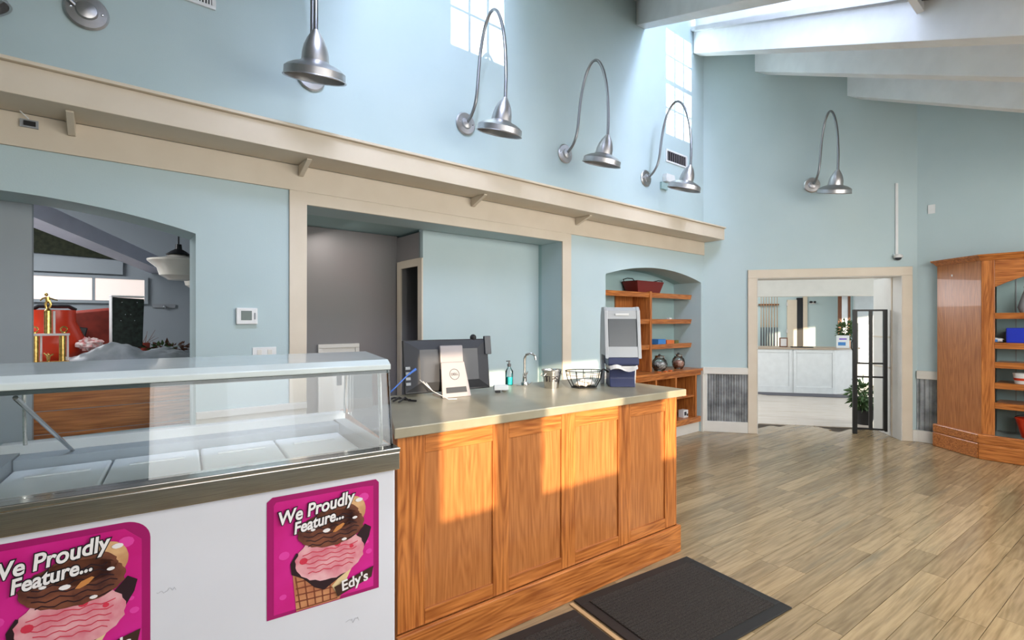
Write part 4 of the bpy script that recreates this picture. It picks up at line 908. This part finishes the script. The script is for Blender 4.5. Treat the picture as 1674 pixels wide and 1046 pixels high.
# napkin dispenser
nd=thing('napkin_dispenser','tall grey napkin dispenser on a navy base at the right end of the counter','napkin dispenser','C',(1.76,.33,ZC),R(-38))
prof=[(-.085,.20),(-.095,.24),(-.055,.50),(-.03,.525),(.03,.525),(.075,.49),(.10,.30),(.09,.20),(.06,.10),(.09,.0),(.12,0),(.15,.10),(.15,.30),(.11,.51),(.05,.56),(-.04,.555),(-.09,.52)]
body=[(-.10,.19),(-.055,.51),(-.03,.53),(.06,.53),(.10,.47),(.13,.25),(.10,.12),(.12,.0),(.06,.0),(.03,.13),(.03,.19)]
MB().prism([(-.115,.20),(-.062,.505),(-.035,.53),(.05,.53),(.09,.48),(.12,.22),(.095,.20)],'x',-.095,.095).build('hopper',mat('smoke_grey_plastic',(.11,.12,.13),.2),nd,bevel=.004)
for s_ in (-1,1):
    MB().prism([(-.125,.19),(-.118,.215),(-.068,.512),(-.036,.537),(.055,.537),(.10,.48),(.13,.22),(.10,.11),(.12,.0),(.07,0),(.045,.10),(.06,.17),(.05,.21),(-.10,.21)],'x',s_*.108-.012,s_*.108+.012).build('side_frame',mat('pale_grey_plastic',(.45,.47,.49),.35),nd,bevel=.004)
MB().add([(-.096,-.0725,.455),(.096,-.0725,.455),(.096,-.062,.51),(-.096,-.062,.51),(-.096,-.0385,.5335),(.096,-.0385,.5335),(.096,.05,.536),(-.096,.05,.536)],[(0,1,2,3),(3,2,5,4),(4,5,6,7)]).build('top_band',MATS['pale_grey_plastic'],nd)
MB().add([(-.096,-.120,.20),(.096,-.120,.20),(.096,-.106,.27),(-.096,-.106,.27)],[(0,1,2,3)]).build('lower_band',MATS['pale_grey_plastic'],nd)
MB().prism([(-.118,.145),(-.13,.155),(-.13,.198),(.10,.198),(.09,.145)],'x',-.10,.10).build('mouth',NAVY,nd,bevel=.004)
MB().grid(lambda u,v:(-.09+u*.18,-.142-.008*math.sin(u*9)+v*.02,.118+.012*math.sin(u*7)+v*.024),12,3).build('napkin_sheet',PAPER,nd,smooth=True)
B(-.095,.095,-.125,.05,.122,.142).build('napkin_stack',PAPER,nd,bevel=.004)
MB().prism([(-.10,.0),(-.075,.06),(-.085,.118),(.08,.118),(.07,.06),(.08,0)],'x',-.085,.085).build('base',NAVY,nd,bevel=.006)
B(-.045,.045,-.074,-.0715,.478,.492).build('badge',WPLAS,nd)
# ------------------------------------------------------------------ kitchen pass-through contents
ks=thing('pass_through_counter','worn wooden pass-through counter inside the left arched opening','counter','M',(0,0,0))
ZK=on('M',200,592,.42)[1]-.005
B(-8.0,-5.31,.42,1.7,ZK-.04,ZK).build('countertop',STEEL,ks,bevel=.004)
kx=on('M',100,592,.5)
for k in range(7): B(-8.0,-5.32,.48+.0,.50,.12+k*.14,.12+k*.14+.136).build('board',OAKX,ks,bevel=.003)
def kp(px,py,y): x,z=on('M',px,py,y); return x,y,z
# trophy
bx,by,bz=kp(82,592,.50); ZK0=ZK+.0005
tr=thing('trophy','gold two-column trophy with a figure on top, at the left of the pass-through','trophy','M',(bx,.50,ZK0))
s=.86*(FR['M']@Vector((bx,.5,0))).y/F*1.0  # metres per pixel at that depth
s=(FR['M']@Vector((bx,.5,0))).y/F*.92
B(-27*s,25*s,-.035,.035,0,7*s).build('base',GOLD,tr,bevel=.002)
for k in (-19,16): 
    MB().tube([(k*s,0,7.2*s),(k*s,0,52*s)],4.6*s,14).build('column',GOLD,tr,smooth=True); MB().tube([((k+7)*s,.01,7.2*s),((k+7)*s,.01,52*s)],1.6*s,8).build('rod',WGOLD,tr)
B(-26*s,26*s,-.035,.035,52.2*s,56*s).build('platform',WGOLD,tr,bevel=.002)
MB().tube([(-3*s,0,56.2*s),(-3*s,0,96*s)],5.2*s,14).build('column',GOLD,tr,smooth=True)
MB().tube([(5*s,.012,56.2*s),(5*s,.012,96*s)],1.8*s,8).build('rod',WGOLD,tr)
for k in (-20,18): MB().tube([(k*s+4.5*s*math.cos(t*.6),0,63*s+5*s*math.sin(t*.6)) for t in range(11)],1.4*s,6).build('wreath',GOLD,tr); MB().blob((k*s,0,57.5*s),(3*s,3*s,2*s),8).build('finial',GOLD,tr)
fg=MB(); fg.lathe([(5*s,0),(4*s,2*s),(2*s,4*s),(1.6*s,5*s)],(-3*s,0,96.2*s),12)
fg.tube([(-5*s,0,101*s),(-6*s,0,108*s),(-3*s,0,115*s)],[1.6*s,1.8*s,2.6*s],8); fg.tube([(-1*s,0,101*s),(1*s,0,108*s),(-2*s,0,115*s)],[1.6*s,1.8*s,2.6*s],8)
fg.tube([(-3*s,0,113*s),(-4*s,0,121*s)],[3*s,3.6*s],8); fg.tube([(-4*s,0,120*s),(-10*s,0,118*s),(-13*s,0,114*s)],[1.8*s,1.4*s,1.1*s],6); fg.tube([(-4*s,0,120*s),(4*s,0,117*s),(10*s,0,115*s)],[1.8*s,1.4*s,1.1*s],6); fg.blob((-5*s,0,125*s),(2.6*s,2.6*s,3.1*s),10)
fg.build('figure',GOLD,tr,smooth=True)
fg=MB(); fg.tube([(-2*s,-.02,7*s),(-2*s,-.02,16*s)],[2*s,3*s],8); fg.tube([(-2*s,-.02,15*s),(-8*s,-.02,22*s)],[2*s,1*s],6); fg.tube([(-2*s,-.02,15*s),(5*s,-.02,20*s)],[2*s,1*s],6); fg.blob((-2*s,-.02,19*s),(2.2*s,2*s,2.5*s),8); fg.build('small_figure',GOLD,tr,smooth=True)
# red round vessel
x,y,z=kp(98,560,.95); sp=(FR['M']@Vector((x,.95,0))).y/F
v_=thing('red_pot','large glossy red-orange round pot with a wide neck behind the trophy','pot','M',(x-.03,.95,ZK0))
MB().lathe([(.0001,0),(24*sp,0),(36*sp,14*sp),(40*sp,32*sp),(32*sp,52*sp),(27*sp,64*sp),(27*sp,82*sp),(25*sp,82*sp),(24*sp,60*sp),(.0001,50*sp)],seg=32).build('pot_body',RED,v_,smooth=True)
MB().tube([(-27*sp+54*sp*k/6,-.0,82*sp+(6*sp if 0<k<6 else 0)) for k in range(7)],3*sp,8).build('handle',BLACK,v_,smooth=True)
x,y,z=kp(150,560,1.25)
v_=thing('red_sack','dull red folded sack with a dark gap, between the red pot and the black panel','sack','M',(x,1.27,ZK0))
MB().prism([(-45*sp,0),(45*sp,0),(47*sp,40*sp),(34*sp,84*sp),(22*sp,88*sp),(-40*sp,80*sp),(-50*sp,45*sp)],'y',-.05,.05).build('cloth',REDB,v_,bevel=.02,smooth=True)
MB().prism([(-38*sp,58*sp),(-5*sp,52*sp),(-14*sp,10*sp),(-26*sp,22*sp)],'y',-.075,-.055).build('opening',BLACK,v_,bevel=.006)
# black panel with studs
x,y,z=kp(212,565,.86); sp=(FR['M']@Vector((x,.86,0))).y/F
v_=thing('napkin_dispenser','upright black napkin dispenser back with silver screws inside the arched opening','napkin dispenser','M',(x,.88,ZK0),R(8))
MB().add([(-22*sp,-.01,18*sp),(17*sp,-.01,18*sp),(21*sp,.03,98*sp),(-21*sp,.03,100*sp),(-22*sp,.06,18*sp),(17*sp,.06,18*sp),(21*sp,.09,98*sp),(-21*sp,.09,100*sp)],[(0,1,2,3),(4,7,6,5),(0,4,5,1),(1,5,6,2),(2,6,7,3),(3,7,4,0)]).build('rear_panel',mat('speckled_black',(.008,.012,.010),.5,rgb2=(.02,.035,.028),scale=40,spec=.2),v_,bevel=.004)
MB().box(-23.5*sp,-22.2*sp,-.005,.09,14*sp,100*sp).box(-23.5*sp,21*sp,.0,.10,100.5*sp,103*sp).build('shell',WPLAS,v_,bevel=.003)
B(-18*sp,14*sp,-.03,.08,0,17*sp).build('base',DGREY,v_,bevel=.004)
for a_,b_ in ((-9,92),(11,92),(-5,72),(2,72),(-11,62),(7,62)): MB().blob((a_*sp,-.012+.04*(b_-18)/80,b_*sp),(.004,.003,.004),8).build('screw',CHROME,v_)
# plastic bag, paper, cup, leaves
x,y,z=kp(190,590,.56)
g=MB()
hx=.34
def bagf(u,v):
    X=-hx+2*hx*u; Y=-.13+.26*v
    h_=max(0,math.sin(math.pi*v))**.6*(.10*math.exp(-((u-.38)/.22)**2)+.05*math.exp(-((u-.8)/.18)**2)+.02)
    n_=noise.noise(Vector((u*7,v*5,1)))*.035+noise.noise(Vector((u*18,v*11,4)))*.012
    return (X,Y+noise.noise(Vector((u*5,v*3,9)))*.02,max(.001,h_+n_*math.sin(math.pi*v)))
g.grid(bagf,60,18)
x=on('M',213,590,.58)[0]
tag(g.build('plastic_bag',BAG,None,'M',smooth=True,loc=(x,.66,ZK0)),'crumpled grey translucent plastic bag lying across the pass-through counter','bag')
x=on('M',145,570,.60)[0]
tag(MB().blob((0,0,.05),(.065,.05,.038),18,.7,3,5).build('crumpled_wrapper',PINKP,None,'M',loc=(x,.80,ZK0+.06)),'crumpled white paper wrapper with red print in front of the red sack','wrapper')
x=on('M',236,560,1.1)[0]; c_=thing('twig_cup','small red cup holding dry twigs right of the black dispenser','cup','M',(x,1.12,ZK0)); MB().lathe([(.0001,0),(.03,0),(.038,.10),(.034,.10),(.028,.01)],seg=16).build('cup',REDB,c_,smooth=True)
for k in range(7): MB().tube([(0,0,.02),(.02*math.cos(k),.02*math.sin(k),.10),(.06*math.cos(k*.9)+.03,.03*math.sin(k),.14+.01*k)],[.002,.002,.001],5).build('twig',DARKOAK,c_)
x=on('M',275,575,.9)[0]; c_=thing('autumn_leaves','brown and green artificial leaf garland at the right end of the pass-through','garland','M',(x,.90,ZK0)); leafmb(60,(0,0,.075),(.16,.05,.025),.05,8,down=-.1).build('brown_leaves',mat('brown_leaf',(.10,.035,.015),.6),c_); leafmb(35,(-.06,0,.07),(.10,.05,.02),.045,12,down=-.1).build('green_leaves',LEAF,c_)
# milk glass pendants
def pendant(px_,y,pyb,pyt,rpx,label):
    x,zb_=on('M',px_,pyb,y); zt_=on('M',px_,pyt,y)[1]; s_=(FR['M']@Vector((x,y,0))).y/F; r=rpx*s_; h=zt_-zb_
    p=thing('pendant_lamp',label,'pendant lamp','M',(x,y,zb_))
    MB().lathe([(.0001,0),(r*.35,.0),(r*.40,h*.04),(r*.62,h*.16),(r*.70,h*.42),(r*1.0,h*.66),(r*1.01,h*.72),(r*.45,h*.82),(r*.22,h*.97),(.0001,h)],seg=32).build('shade',MILK,p,smooth=True)
    MB().lathe([(r*.42,h*.92),(r*.25,h*1.05),(r*.12,h*1.12),(r*.10,h*1.3),(.0001,h*1.32)],seg=16).build('cap',BLKM,p,smooth=True)
    MB().tube([(0,0,h*1.3),(0,0,3.005-zb_)],.006,6).build('rod',BLKM,p)
pendant(292,1.0,458,413,42,'white schoolhouse pendant lamp hanging in the kitchen, seen through the arch')
pendant(322,1.7,472,440,26,'second white pendant lamp, half hidden behind the arch edge')
x,z=on('M',268,500,2.88); e=thing('coat_hook','small metal hook plate on the kitchen wall under the pendant lamp','hook','M',(x,2.895,z)); B(-.10,.10,-.02,0,-.02,.02).build('plate',GREYP,e); MB().blob((0,-.04,-.01),(.02,.02,.02),8).build('knob',CHROME,e)
